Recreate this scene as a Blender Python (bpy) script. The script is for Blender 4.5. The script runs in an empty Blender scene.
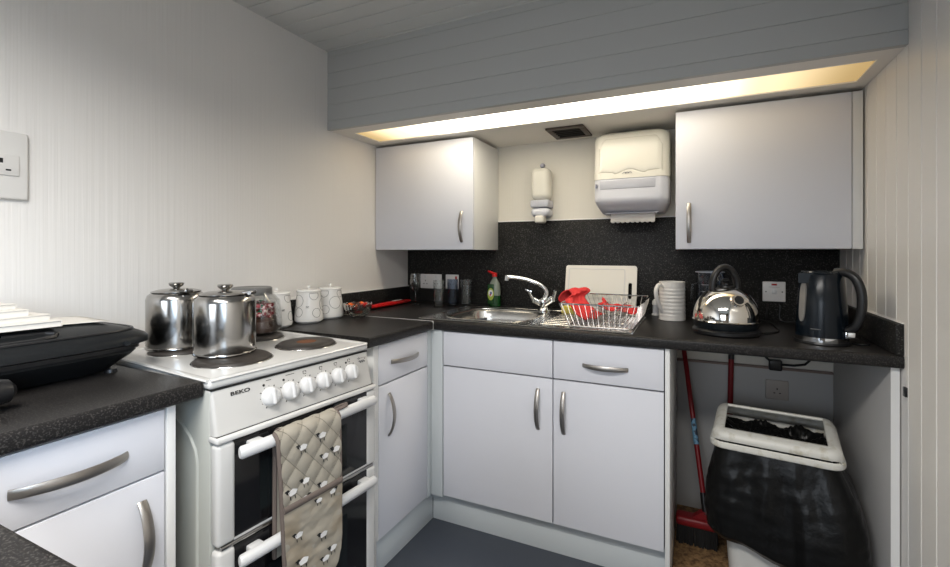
import bpy, bmesh, math, random
from mathutils import Vector, Matrix, noise
PI = math.pi
random.seed(7)
SC = bpy.context.scene
COL = SC.collection

# ------------------------------------------------------------------ camera, world, light, exposure
cam_d = bpy.data.cameras.new('camera')
cam = bpy.data.objects.new('camera', cam_d)
COL.objects.link(cam)
SC.camera = cam
cam.location = (1.6457, -2.3322, 1.2144)
cam.rotation_euler = (PI/2, 0, 0.4259)
cam_d.sensor_fit = 'HORIZONTAL'
cam_d.sensor_width = 36.0
cam_d.lens = 446.9976/950*36.0
cam_d.shift_x = -(493.82-475)/950
cam_d.shift_y = (251.98-283.5)/950
cam_d.clip_start = 0.02

SC.view_settings.view_transform = 'Standard'
SC.view_settings.look = 'None'
SC.view_settings.gamma = 1.0
SC.view_settings.use_curve_mapping = False
SC.view_settings.exposure = 0.18
SC.cycles.use_denoising = True
SC.cycles.max_bounces = 10
SC.cycles.caustics_reflective = False
SC.cycles.caustics_refractive = False
SC.cycles.sample_clamp_indirect = 4.0

world = bpy.data.worlds.new('sky')
SC.world = world
world.use_nodes = True
world.node_tree.nodes['Background'].inputs[0].default_value = (0.75, 0.86, 1.0, 1)
world.node_tree.nodes['Background'].inputs[1].default_value = 1.2

def area(name, loc, rot, sx, sy, power, color, spread=180):
    l = bpy.data.lights.new(name, 'AREA'); l.spread = math.radians(spread)
    l.shape = 'RECTANGLE'; l.size = sx; l.size_y = sy; l.energy = power; l.color = color
    o = bpy.data.objects.new(name, l); COL.objects.link(o)
    o.location = loc; o.rotation_euler = rot
    return o
# daylight coming in through the two windows behind the camera
WIN_R = (-3.75, -2.65, 0.85, 1.85)      # right wall window: y0, y1, z0, z1
WIN_F = (0.35, 1.55, 0.85, 1.85)        # front wall window: x0, x1, z0, z1
Y_FRONT = -4.4
ZC_LAMP = 2.150
area('daylight_side', (2.17, -3.2, 1.35), (0, math.radians(90-38), 0), 1.0, 1.1, 25, (0.58, 0.77, 1.0), 110)
area('daylight_front', (0.95, Y_FRONT+0.03, 1.35), (math.radians(90-30), 0, 0), 1.2, 1.0, 6, (0.85, 0.92, 1.0), 90)
# the room's own flat ceiling panel lamp, behind the camera
area('ceiling_lamp_light', (1.25, -2.45, ZC_LAMP), (0, 0, 0), 1.2, 0.35, 38, (1.0, 0.965, 0.91), 152)

LIGHT_STRENGTH = 9.0

# ------------------------------------------------------------------ materials
def nt(m): return m.node_tree
def mat(name, col, rough=0.5, metal=0.0, trans=0.0, ior=1.45, coat=0.0, spec=0.5, alpha=1.0):
    m = bpy.data.materials.new(name); m.use_nodes = True
    b = nt(m).nodes['Principled BSDF']
    b.inputs['Base Color'].default_value = (*col, 1)
    b.inputs['Roughness'].default_value = rough
    b.inputs['Metallic'].default_value = metal
    b.inputs['Transmission Weight'].default_value = trans
    b.inputs['IOR'].default_value = ior
    b.inputs['Coat Weight'].default_value = coat
    b.inputs['Specular IOR Level'].default_value = spec
    b.inputs['Alpha'].default_value = alpha
    return m
def nodes(m): return nt(m).nodes, nt(m).links, nt(m).nodes['Principled BSDF']
def coords(m, scale=(1, 1, 1)):
    n, l, b = nodes(m)
    tc = n.new('ShaderNodeTexCoord'); mp = n.new('ShaderNodeMapping')
    mp.inputs['Scale'].default_value = scale
    l.new(tc.outputs['Object'], mp.inputs['Vector'])
    return mp.outputs['Vector']
def add_bump(m, scale, strength, dist=0.002, detail=2.0, vscale=(1, 1, 1)):
    n, l, b = nodes(m)
    v = coords(m, vscale)
    t = n.new('ShaderNodeTexNoise'); t.inputs['Scale'].default_value = scale; t.inputs['Detail'].default_value = detail
    l.new(v, t.inputs['Vector'])
    bp = n.new('ShaderNodeBump'); bp.inputs['Strength'].default_value = strength; bp.inputs['Distance'].default_value = dist
    l.new(t.outputs['Fac'], bp.inputs['Height'])
    l.new(bp.outputs['Normal'], b.inputs['Normal'])
    return bp
def add_var(m, c1, c2, scale, lo=0.35, hi=0.65, detail=3.0, vscale=(1, 1, 1)):
    n, l, b = nodes(m)
    v = coords(m, vscale)
    t = n.new('ShaderNodeTexNoise'); t.inputs['Scale'].default_value = scale; t.inputs['Detail'].default_value = detail
    l.new(v, t.inputs['Vector'])
    r = n.new('ShaderNodeValToRGB')
    r.color_ramp.elements[0].position = lo; r.color_ramp.elements[0].color = (*c1, 1)
    r.color_ramp.elements[1].position = hi; r.color_ramp.elements[1].color = (*c2, 1)
    l.new(t.outputs['Fac'], r.inputs['Fac']); l.new(r.outputs['Color'], b.inputs['Base Color'])
    return r
def laminate(name, base, fleck, rough, scale=330, thr=0.62):
    m = mat(name, base, rough, spec=0.22)
    add_var(m, base, fleck, scale, thr, thr+0.12, 1.5)
    return m

M = {}
M['laminate'] = laminate('black_flecked_laminate', (0.013, 0.012, 0.012), (0.050, 0.047, 0.044), 0.36, 300, 0.53)
M['splash'] = laminate('black_flecked_backsplash', (0.014, 0.0135, 0.013), (0.085, 0.082, 0.078), 0.42, 210, 0.57)
M['wallpaper'] = mat('ribbed_wallpaper', (0.76, 0.74, 0.715), 0.55)
def ribs(m, vs):
    n, l, b = nodes(m)
    v = coords(m, vs)
    t = n.new('ShaderNodeTexNoise'); t.inputs['Scale'].default_value = 1.0; t.inputs['Detail'].default_value = 2.0
    l.new(v, t.inputs['Vector'])
    bp = n.new('ShaderNodeBump'); bp.inputs['Strength'].default_value = 0.42; bp.inputs['Distance'].default_value = 0.003
    l.new(t.outputs['Fac'], bp.inputs['Height']); l.new(bp.outputs['Normal'], b.inputs['Normal'])
ribs(M['wallpaper'], (85, 85, 1.4))
M['wallpaper_back'] = mat('cream_wallpaper', (0.72, 0.69, 0.62), 0.6)
ribs(M['wallpaper_back'], (95, 95, 2.0))
M['boards'] = mat('painted_boards', (0.46, 0.465, 0.455), 0.55)
M['ceiling_boards'] = mat('painted_ceiling_boards', (0.66, 0.665, 0.65), 0.55)
M['boards_right'] = mat('painted_cladding', (0.75, 0.725, 0.69), 0.33)
add_bump(M['boards_right'], 60, 0.12, 0.001)
M['front_wall'] = mat('dark_unseen_wall', (0.20, 0.16, 0.12), 0.6)  # unseen wall, coloured dark to cut the light bounced back into the room
M['soffit_under'] = mat('soffit_underside_paint', (0.80, 0.77, 0.72), 0.45)
M['door_white'] = mat('white_door_foil', (0.72, 0.73, 0.785), 0.46, spec=0.35)
add_bump(M['door_white'], 420, 0.12, 0.0006)
M['carcass'] = mat('gap_shade_carcass', (0.13, 0.14, 0.17), 0.5)  # carcass darkened to put the shade of the door gaps into its colour
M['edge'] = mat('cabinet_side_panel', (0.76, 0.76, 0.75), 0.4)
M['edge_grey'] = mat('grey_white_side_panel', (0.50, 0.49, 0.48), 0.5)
M['plinth'] = mat('pale_plinth', (0.60, 0.64, 0.66), 0.4)
M['nickel'] = mat('brushed_nickel', (0.40, 0.375, 0.35), 0.36, 1.0)
M['chrome'] = mat('chrome', (0.82, 0.84, 0.86), 0.07, 1.0)
M['steel'] = mat('polished_steel', (0.40, 0.39, 0.375), 0.18, 1.0)
add_bump(M['steel'], 14, 0.10, 0.004)
M['steel_kettle'] = mat('mirror_steel', (0.78, 0.75, 0.70), 0.05, 1.0)
M['wire'] = mat('dull_wire', (0.42, 0.40, 0.39), 0.3, 1.0)
M['sink_steel'] = mat('sink_steel', (0.62, 0.61, 0.59), 0.24, 1.0)
M['drain_dark'] = mat('drain_dark', (0.1, 0.1, 0.1), 0.3, 1.0)
M['enamel'] = mat('white_enamel', (0.60, 0.595, 0.58), 0.2, coat=0.3)
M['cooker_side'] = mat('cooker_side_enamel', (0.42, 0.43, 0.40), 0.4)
M['panel_white'] = mat('control_panel_white', (0.52, 0.51, 0.49), 0.35)
M['white_plastic'] = mat('white_plastic', (0.64, 0.64, 0.64), 0.28)
M['glass_black'] = mat('black_oven_glass', (0.006, 0.006, 0.007), 0.12)
M['glass_grey'] = mat('oven_window', (0.010, 0.013, 0.014), 0.08)
M['hotplate'] = mat('cast_iron_hotplate', (0.028, 0.023, 0.02), 0.5)
add_bump(M['hotplate'], 200, 0.1, 0.001)
M['rust'] = mat('rusty_centre', (0.16, 0.055, 0.02), 0.7)
M['ink'] = mat('black_print', (0.012, 0.012, 0.012), 0.6)
M['grey_ink'] = mat('grey_print', (0.12, 0.12, 0.12), 0.6)
M['black_plastic'] = mat('black_plastic', (0.012, 0.012, 0.013), 0.32)
M['black_gloss'] = mat('black_gloss_plastic', (0.010, 0.013, 0.016), 0.16)
M['grill_black'] = mat('grill_black', (0.010, 0.011, 0.012), 0.36, spec=0.28)
M['kettle_blue'] = mat('midnight_kettle', (0.004, 0.007, 0.011), 0.22, spec=0.35)
M['grey_window'] = mat('grey_window', (0.20, 0.19, 0.18), 0.3)
M['paper'] = mat('white_paper', (0.66, 0.635, 0.59), 0.8)
M['ceramic'] = mat('white_ceramic', (0.80, 0.79, 0.77), 0.14)
M['ceramic_mug'] = mat('off_white_ceramic', (0.70, 0.68, 0.65), 0.3)
def thin_glass(name, tint, gloss=1.0):
    m = bpy.data.materials.new(name); m.use_nodes = True
    n, l = nt(m).nodes, nt(m).links
    for x in list(n): n.remove(x)
    out = n.new('ShaderNodeOutputMaterial'); mx = n.new('ShaderNodeMixShader')
    tr = n.new('ShaderNodeBsdfTransparent'); tr.inputs['Color'].default_value = (*tint, 1)
    gl = n.new('ShaderNodeBsdfGlossy'); gl.inputs['Roughness'].default_value = 0.03
    lw = n.new('ShaderNodeLayerWeight'); lw.inputs['Blend'].default_value = 0.35
    mu = n.new('ShaderNodeMath'); mu.operation = 'MULTIPLY_ADD'; mu.inputs[1].default_value = 0.55*gloss; mu.inputs[2].default_value = 0.03*gloss
    l.new(lw.outputs['Facing'], mu.inputs[0]); l.new(mu.outputs[0], mx.inputs['Fac'])
    l.new(tr.outputs[0], mx.inputs[1]); l.new(gl.outputs[0], mx.inputs[2]); l.new(mx.outputs[0], out.inputs['Surface'])
    return m
M['glass'] = thin_glass('clear_glass', (0.95, 0.96, 0.96))
M['crystal'] = thin_glass('cut_glass', (0.84, 0.86, 0.84), 2.6)
M['glass_smoke'] = thin_glass('smoky_glass', (0.72, 0.76, 0.82))
M['lid_grey'] = mat('grey_plastic_lid', (0.17, 0.17, 0.165), 0.4)
M['chocolate'] = mat('brown_wrappers', (0.06, 0.028, 0.018), 0.4)
M['candy_red'] = mat('red_white_sweets', (0.35, 0.03, 0.04), 0.35)
add_var(M['candy_red'], (0.30, 0.015, 0.03), (0.75, 0.6, 0.58), 90, 0.50, 0.56)
M['candy_green'] = mat('green_wrapper', (0.01, 0.22, 0.09), 0.3)
M['candy_orange'] = mat('orange_wrapper', (0.85, 0.16, 0.02), 0.35)
M['red_plastic'] = mat('red_plastic', (0.55, 0.012, 0.012), 0.3)
M['red_dark'] = mat('dark_red_plastic', (0.20, 0.008, 0.012), 0.4)
M['white_mark'] = mat('white_print', (0.8, 0.78, 0.76), 0.5)
M['red_cloth'] = mat('red_cloth', (0.68, 0.045, 0.045), 0.9)
add_bump(M['red_cloth'], 300, 0.4, 0.001)
M['green_bottle'] = mat('green_bottle', (0.006, 0.05, 0.010), 0.15)
M['clear_bottle'] = mat('clear_bottle', (0.20, 0.23, 0.19), 0.15)
M['label_yellow'] = mat('label_yellow_green', (0.32, 0.40, 0.05), 0.5)
M['label_blue'] = mat('label_blue', (0.10, 0.14, 0.32), 0.5)
M['sponge'] = mat('yellow_sponge', (0.75, 0.60, 0.06), 0.9)
M['board_white'] = mat('chopping_board', (0.78, 0.75, 0.68), 0.45)
add_bump(M['board_white'], 500, 0.15, 0.0005)
M['dispenser_cream'] = mat('white_dispenser', (0.70, 0.68, 0.61), 0.25)
M['dispenser_clear'] = mat('frosted_dispenser', (0.60, 0.61, 0.66), 0.3, coat=0.3)
M['dispenser_window'] = mat('dispenser_window', (0.46, 0.47, 0.52), 0.22)
M['lock_grey'] = mat('grey_lock', (0.2, 0.2, 0.24), 0.3, 0.6)
M['vent_dark'] = mat('dark_vent', (0.06, 0.042, 0.032), 0.5)
M['vent_hole'] = mat('vent_hole', (0.008, 0.006, 0.005), 0.8)
M['socket_white'] = mat('socket_white', (0.72, 0.70, 0.69), 0.3)
M['socket_beige'] = mat('socket_beige', (0.42, 0.38, 0.35), 0.4)
M['plate_cream'] = mat('plate_cream', (0.68, 0.665, 0.64), 0.4)
M['red_neon'] = mat('red_switch', (0.35, 0.01, 0.01), 0.3)
M['bin_white'] = mat('bin_white', (0.66, 0.655, 0.61), 0.38)
add_var(M['bin_white'], (0.52, 0.49, 0.40), (0.68, 0.67, 0.62), 35, 0.30, 0.48, 6)
M['bin_body'] = mat('bin_body_grey_white', (0.62, 0.62, 0.60), 0.4)
M['bag'] = mat('black_bin_bag', (0.005, 0.005, 0.005), 0.28, spec=0.24)
add_bump(M['bag'], 9, 0.35, 0.02, 6)
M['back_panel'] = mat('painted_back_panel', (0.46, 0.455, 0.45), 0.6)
M['batten'] = mat('brownish_batten', (0.22, 0.16, 0.14), 0.6)
M['bristle'] = mat('black_bristles', (0.008, 0.008, 0.008), 0.8)
M['blue_sticker'] = mat('blue_sticker', (0.10, 0.22, 0.36), 0.5)
add_var(M['blue_sticker'], (0.04, 0.05, 0.08), (0.18, 0.38, 0.56), 60, 0.42, 0.5)
M['mat_brown'] = mat('brown_cork', (0.20, 0.115, 0.05), 0.9)
add_var(M['mat_brown'], (0.085, 0.045, 0.02), (0.27, 0.16, 0.07), 70, 0.35, 0.65, 5)
M['floor'] = mat('slate_vinyl', (0.052, 0.056, 0.066), 0.42)
add_var(M['floor'], (0.046, 0.054, 0.070), (0.066, 0.074, 0.092), 260, 0.4, 0.62)
M['quilt'] = mat('beige_quilted_cotton', (0.34, 0.31, 0.255), 0.9)
add_bump(M['quilt'], 500, 0.25, 0.001)
M['quilt_pocket'] = mat('beige_pocket_cotton', (0.42, 0.37, 0.29), 0.9)
add_var(M['quilt_pocket'], (0.29, 0.235, 0.165), (0.35, 0.315, 0.255), 9, 0.35, 0.55)
M['stitch'] = mat('quilting_thread', (0.20, 0.18, 0.145), 0.9)
M['binding'] = mat('taupe_binding', (0.145, 0.115, 0.10), 0.9)
M['silicone'] = mat('white_sealant', (0.82, 0.80, 0.78), 0.4)
M['alu'] = mat('aluminium_strip', (0.72, 0.70, 0.67), 0.45, 0.3)
M['window_frame'] = mat('white_window_frame', (0.8, 0.8, 0.8), 0.4)
M['pane'] = mat('window_pane', (0.95, 0.97, 1.0), 0.0, trans=1.0, ior=1.02)

def lamp_material():
    m = bpy.data.materials.new('lit_diffuser'); m.use_nodes = True
    n, l = nt(m).nodes, nt(m).links
    for x in list(n): n.remove(x)
    out = n.new('ShaderNodeOutputMaterial'); em = n.new('ShaderNodeEmission')
    tc = n.new('ShaderNodeTexCoord'); sx = n.new('ShaderNodeSeparateXYZ')
    l.new(tc.outputs['Object'], sx.inputs[0])
    r = n.new('ShaderNodeValToRGB')
    r.color_ramp.interpolation = 'EASE'
    e = r.color_ramp.elements
    e[0].position = 0.0; e[0].color = (0.72, 0.50, 0.22, 1)
    e[1].position = 1.0; e[1].color = (0.62, 0.42, 0.18, 1)
    a = e.new(0.10); a.color = (1.0, 0.80, 0.50, 1)
    a = e.new(0.22); a.color = (1.0, 0.90, 0.72, 1)
    a = e.new(0.70); a.color = (1.0, 0.90, 0.72, 1)
    a = e.new(0.86); a.color = (1.0, 0.78, 0.46, 1)
    s = n.new('ShaderNodeMapRange')
    s.inputs['From Min'].default_value = -1.04; s.inputs['From Max'].default_value = 1.04
    l.new(sx.outputs['X'], s.inputs['Value']); l.new(s.outputs['Result'], r.inputs['Fac'])
    l.new(r.outputs['Color'], em.inputs['Color'])
    # a tube shorter than its diffuser: full in the middle, fading over the ends
    q = n.new('ShaderNodeValToRGB'); q.color_ramp.interpolation = 'EASE'
    e = q.color_ramp.elements
    e[0].position = 0.0; e[0].color = (0.10,)*3 + (1,)
    e[1].position = 1.0; e[1].color = (0.09,)*3 + (1,)
    for p, v in ((0.10, 0.18), (0.28, 0.8), (0.38, 1.0), (0.58, 1.0), (0.70, 0.5), (0.86, 0.14)):
        a = e.new(p); a.color = (v, v, v, 1)
    l.new(s.outputs['Result'], q.inputs['Fac'])
    mu = n.new('ShaderNodeMath'); mu.operation = 'MULTIPLY'; mu.inputs[1].default_value = LIGHT_STRENGTH
    l.new(q.outputs['Color'], mu.inputs[0]); l.new(mu.outputs[0], em.inputs['Strength'])
    l.new(em.outputs[0], out.inputs['Surface'])
    return m
M['lamp'] = lamp_material()

# ------------------------------------------------------------------ mesh builder
class MB:
    def __init__(s): s.bm = bmesh.new(); s.mi = 0
    def _new(s, before_f):
        for f in s.bm.faces:
            if f.index == -1 or f not in before_f: f.material_index = s.mi
    def box(s, x0, y0, z0, x1, y1, z1, bev=0.0, seg=2, mx=None):
        t = bmesh.new()
        bmesh.ops.create_cube(t, size=1.0)
        for v in t.verts:
            v.co = Vector(((x0+x1)/2 + v.co.x*(x1-x0), (y0+y1)/2 + v.co.y*(y1-y0), (z0+z1)/2 + v.co.z*(z1-z0)))
        if bev > 0:
            b = min(bev, 0.49*min(abs(x1-x0), abs(y1-y0), abs(z1-z0)))
            bmesh.ops.bevel(t, geom=list(t.edges), offset=b, segments=seg, profile=0.5, affect='EDGES')
        s.merge(t, mx); return s
    def merge(s, t, mx=None):
        if mx is not None: bmesh.ops.transform(t, matrix=mx, verts=t.verts)
        vm = {}
        for v in t.verts: vm[v] = s.bm.verts.new(v.co)
        for f in t.faces:
            try:
                nf = s.bm.faces.new([vm[v] for v in f.verts]); nf.material_index = s.mi
            except ValueError: pass
        t.free()
    def face(s, pts):
        f = s.bm.faces.new([s.bm.verts.new(p) for p in pts]); f.material_index = s.mi
    def prism(s, poly, fn, a, b):
        """poly of 2d points, fn(p, t) -> 3d at extrusion t"""
        A = [s.bm.verts.new(fn(p, a)) for p in poly]; B = [s.bm.verts.new(fn(p, b)) for p in poly]
        n = len(poly); fs = []
        for i in range(n): fs.append(s.bm.faces.new((A[i], A[(i+1) % n], B[(i+1) % n], B[i])))
        fs.append(s.bm.faces.new(A[::-1])); fs.append(s.bm.faces.new(B))
        for f in fs: f.material_index = s.mi
        bmesh.ops.recalc_face_normals(s.bm, faces=fs)
        return s
    def grid(s, fn, nu, nv, cu=False, cv=False):
        R = [[s.bm.verts.new(fn(i/(nu if cu else nu-1), j/(nv if cv else nv-1))) for j in range(nv)] for i in range(nu)]
        for i in range(nu if cu else nu-1):
            for j in range(nv if cv else nv-1):
                f = s.bm.faces.new((R[i][j], R[(i+1) % nu][j], R[(i+1) % nu][(j+1) % nv], R[i][(j+1) % nv]))
                f.material_index = s.mi
        return R
    def cap(s, ring, rev=False):
        f = s.bm.faces.new(ring[::-1] if rev else ring); f.material_index = s.mi
    def lathe(s, prof, c=(0, 0, 0), seg=32, sx=1.0, sy=1.0, power=2.0, mx=None):
        """profile of (r, z); r = 0 closes with a point"""
        t = bmesh.new(); rings = []
        for r, z in prof:
            if r < 1e-6: rings.append([t.verts.new((c[0], c[1], c[2]+z))])
            else:
                ring = []
                for k in range(seg):
                    a = 2*PI*k/seg; ca, sa = math.cos(a), math.sin(a)
                    q = (abs(ca)**power + abs(sa)**power)**(-1/power)
                    ring.append(t.verts.new((c[0]+r*q*ca*sx, c[1]+r*q*sa*sy, c[2]+z)))
                rings.append(ring)
        for A, B in zip(rings, rings[1:]):
            if len(A) == 1 and len(B) == 1: continue
            for k in range(seg):
                k2 = (k+1) % seg
                if len(A) == 1: t.faces.new((A[0], B[k2], B[k]))
                elif len(B) == 1: t.faces.new((A[k], A[k2], B[0]))
                else: t.faces.new((A[k], A[k2], B[k2], B[k]))
        bmesh.ops.recalc_face_normals(t, faces=t.faces)
        s.merge(t, mx); return s
    def cyl(s, p0, p1, r0, r1=None, seg=20):
        r1 = r0 if r1 is None else r1
        p0, p1 = Vector(p0), Vector(p1); d = p1-p0
        q = d.to_track_quat('Z', 'Y').to_matrix().to_4x4()
        L = d.length
        s.lathe([(0, 0), (r0, 0), (r1, L), (0, L)], (0, 0, 0), seg, mx=Matrix.Translation(p0) @ q); return s
    def tube(s, pts, r, seg=10, closed=False, up=None, caps=True):
        """r: number, (rw, rh) or list per point. up: fixed reference for flat sections"""
        P = [Vector(p) for p in pts]; n = len(P)
        t = bmesh.new(); rings = []; prev = None
        for i in range(n):
            a = P[(i-1) % n] if (closed or i > 0) else P[0]
            b = P[(i+1) % n] if (closed or i < n-1) else P[-1]
            T = (b-a).normalized()
            if up is not None: N = (Vector(up) - T*T.dot(Vector(up))).normalized()
            elif prev is None:
                N = T.orthogonal().normalized()
            else: N = (prev - T*prev.dot(T)).normalized()
            prev = N; B = T.cross(N)
            rr = r[i] if isinstance(r, list) else r
            rw, rh = rr if isinstance(rr, tuple) else (rr, rr)
            rings.append([t.verts.new(P[i] + N*math.cos(2*PI*k/seg)*rh + B*math.sin(2*PI*k/seg)*rw) for k in range(seg)])
        m = n if closed else n-1
        for i in range(m):
            A, Bq = rings[i], rings[(i+1) % n]
            for k in range(seg): t.faces.new((A[k], A[(k+1) % seg], Bq[(k+1) % seg], Bq[k]))
        if not closed and caps:
            t.faces.new(rings[0][::-1]); t.faces.new(rings[-1])
        bmesh.ops.recalc_face_normals(t, faces=t.faces)
        s.merge(t); return s
    def mat(s, i): s.mi = i; return s

XF = {}
def obj(mb, name, mats, parent=None, local=False, angle=35, flat=False, solid=0.0, recalc=False):
    me = bpy.data.meshes.new(name)
    bm = mb.bm
    if recalc: bmesh.ops.recalc_face_normals(bm, faces=bm.faces)
    if parent is not None and not local: bmesh.ops.transform(bm, matrix=XF[parent.name].inverted(), verts=bm.verts)
    bm.to_mesh(me); bm.free()
    if not isinstance(mats, (list, tuple)): mats = [mats]
    for m in mats: me.materials.append(m)
    if not flat:
        me.shade_smooth(); me.set_sharp_from_angle(angle=math.radians(angle))
    o = bpy.data.objects.new(name, me); COL.objects.link(o)
    if parent is not None: o.parent = parent; XF[o.name] = XF[parent.name]
    else: XF[o.name] = Matrix.Identity(4)
    if solid:
        md = o.modifiers.new('thickness', 'SOLIDIFY'); md.thickness = solid; md.offset = 0
    return o
def tag(o, label, cat, group=None):
    o['label'] = label; o['category'] = cat
    if group: o['group'] = group
    return o
def thing(name, label, cat, loc=(0, 0, 0), rotz=0.0, group=None):
    o = bpy.data.objects.new(name, None); COL.objects.link(o)
    o.location = loc; o.rotation_euler = (0, 0, rotz); o.empty_display_size = 0.05
    XF[o.name] = Matrix.Translation(loc) @ Matrix.Rotation(rotz, 4, 'Z')
    return tag(o, label, cat, group)
def struct(mb, name, mats, parent=None, **k):
    o = obj(mb, name, mats, parent, **k); o['kind'] = 'structure'; return o

# ------------------------------------------------------------------ dimensions
W = 2.198; YC = -0.651; XC = 0.5909; ZT = 0.91; ZB = 0.8717; ZC = 2.193
YS = -0.676; ZS = 1.81; YD = YC+0.02; XD = XC-0.02; ZSP = 0.7143; ZDB = 0.143
HY0, HY1 = -2.10, -1.658       # left worktop near the camera

# ------------------------------------------------------------------ the room
def board_profile(a0, a1, pitch, start, depth=0.005, w=0.003):
    """polyline along a with V grooves every pitch: list of (a, inset)"""
    pts = [(a0, 0)]
    g = start
    while g < a1-w:
        if g > a0+w: pts += [(g-w, 0), (g, depth), (g+w, 0)]
        g += pitch
    pts.append((a1, 0)); return pts

m = MB(); m.box(-0.1, Y_FRONT-0.1, -0.1, W+0.1, 0.1, 0); struct(m, 'floor', M['floor'], flat=True)
m = MB(); m.box(-0.12, Y_FRONT-0.1, 0, 0, 0.1, ZC+0.1); struct(m, 'wall_left', M['wallpaper'], flat=True)
m = MB(); m.box(0, 0, 0, W, 0.1, ZC+0.1); struct(m, 'wall_back', M['wallpaper_back'], flat=True)
# right wall: vertical tongue and groove boards, with a window behind the camera
def clad(y0, y1, z0, z1):
    prof = board_profile(y0, y1, 0.0832, -0.0095-0.0832*60)
    poly = [(a, W+d) for a, d in prof] + [(y1, W+0.12), (y0, W+0.12)]
    m.prism(poly, lambda p, t: (p[1], p[0], t), z0, z1)
m = MB(); y0, y1, z0, z1 = WIN_R
clad(y1, 0.1, 0, ZC+0.1); clad(Y_FRONT-0.1, y0, 0, ZC+0.1); clad(y0, y1, 0, z0); clad(y0, y1, z1, ZC+0.1)
struct(m, 'wall_right', M['boards_right'], flat=True)
x0, x1, z0, z1 = WIN_F
m = MB()
m.box(-0.1, Y_FRONT-0.1, 0, x0, Y_FRONT, ZC+0.1).box(x1, Y_FRONT-0.1, 0, W+0.1, Y_FRONT, ZC+0.1)
m.box(x0, Y_FRONT-0.1, 0, x1, Y_FRONT, z0).box(x0, Y_FRONT-0.1, z1, x1, Y_FRONT, ZC+0.1)
struct(m, 'wall_front', M['front_wall'], flat=True)
m = MB()
prof = board_profile(Y_FRONT-0.1, 0.1, 0.0835, -0.692-0.0835*40, 0.012, 0.0035)
poly = [(a, ZC+d) for a, d in prof] + [(0.1, ZC+0.12), (Y_FRONT-0.1, ZC+0.12)]
m.prism(poly, lambda p, t: (t, p[0], p[1]), -0.1, W+0.1)
struct(m, 'ceiling', M['ceiling_boards'], flat=True)
# windows
def window(name, vertical_axis, a0, a1, z0, z1, pos):
    def P(a, z, t): return (pos+t, a, z) if vertical_axis == 'y' else (a, pos+t, z)
    def bx(a, b, c, d, t0, t1):
        p, q = P(a, c, t0), P(b, d, t1)
        f.box(min(p[0], q[0]), min(p[1], q[1]), min(p[2], q[2]), max(p[0], q[0]), max(p[1], q[1]), max(p[2], q[2]), 0.004)
    f = MB(); w = 0.05; s = 1 if vertical_axis == 'y' else -1
    bx(a0, a0+w, z0, z1, 0.03*s, 0.08*s); bx(a1-w, a1, z0, z1, 0.03*s, 0.08*s)
    bx(a0+w, a1-w, z0, z0+w, 0.03*s, 0.08*s); bx(a0+w, a1-w, z1-w, z1, 0.03*s, 0.08*s)
    mid = (a0+a1)/2; bx(mid-0.02, mid+0.02, z0+w, z1-w, 0.03*s, 0.08*s)
    struct(f, name, M['window_frame'])
window('window_1', 'y', *WIN_R, W)
window('window_2', 'x', *WIN_F, Y_FRONT)

# soffit over the units: a boarded front and a painted underside with a slot for the lamp
m = MB()
prof = board_profile(ZS, ZC, 0.0775, 2.163-0.0775*6, 0.0025, 0.0016)
poly = [(a, YS+d) for a, d in prof] + [(ZC, YS+0.02), (ZS, YS+0.02)]
m.prism(poly, lambda p, t: (t, p[1], p[0]), 0, W)
struct(m, 'trim_1', M['boards'], flat=True)
LX0, LX1, LY0, LY1 = 0.08, 2.16, -0.583, -0.378
m = MB()
m.box(0, YS+0.02, ZS, W, LY0, ZS+0.02); m.box(0, LY1, ZS, W, 0, ZS+0.02)
m.box(0, LY0, ZS, LX0, LY1, ZS+0.02); m.box(LX1, LY0, ZS, W, LY1, ZS+0.02)
struct(m, 'trim_2', M['soffit_under'], flat=True)
t = thing('ceiling_light', 'long warm fluorescent light panel set in the soffit above the wall cabinets', 'light', ((LX0+LX1)/2, (LY0+LY1)/2, ZS))
m = MB(); m.box(LX0+0.004, LY0+0.004, ZS+0.004, LX1-0.004, LY1-0.004, ZS+0.010); obj(m, 'diffuser', M['lamp'], t, flat=True)
m = MB(); e = 0.0045
m.box(LX0, LY0, ZS-0.001, LX1, LY0+e, ZS+0.012).box(LX0, LY1-e, ZS-0.001, LX1, LY1, ZS+0.012)
m.box(LX0, LY0+e, ZS-0.001, LX0+e, LY1-e, ZS+0.012).box(LX1-e, LY0+e, ZS-0.001, LX1, LY1-e, ZS+0.012)
m.box(LX0, LY0, ZS+0.0125, LX1, LY1, ZS+0.03)
obj(m, 'frame', M['soffit_under'], t)

# the room's flat panel lamp on the ceiling behind the camera
t = thing('ceiling_light', 'flat rectangular panel lamp on the boarded ceiling behind the camera', 'light', (1.25, -2.45, 2.17))
m = MB(); m.box(0.63, -2.65, 2.156, 1.87, -2.25, ZC-0.001, 0.004); obj(m, 'frame', M['window_frame'], t)
# dark air vent in the underside
t = thing('ceiling_vent', 'small dark brown air vent in the soffit underside above the soap dispenser', 'vent', (1.072, -0.167, ZS))
vx0, vx1, vy0, vy1 = 0.98, 1.165, -0.268, -0.066
m = MB(); f = 0.026
m.box(vx0, vy0, ZS-0.010, vx1, vy0+f, ZS, 0.003).box(vx0, vy1-f, ZS-0.010, vx1, vy1, ZS, 0.003)
m.box(vx0, vy0+f, ZS-0.010, vx0+f, vy1-f, ZS, 0.003).box(vx1-f, vy0+f, ZS-0.010, vx1, vy1-f, ZS, 0.003)
obj(m, 'frame', M['vent_dark'], t)
m = MB(); m.box(vx0+f, vy0+f, ZS-0.003, vx1-f, vy1-f, ZS); obj(m, 'backing', M['vent_hole'], t)
for k in range(5):
    y = vy0+f+0.012+k*0.031
    m = MB(); m.box(vx0+f, y, ZS-0.008, vx1-f, y+0.010, ZS-0.004); obj(m, 'slat', M['vent_hole'], t)

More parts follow.
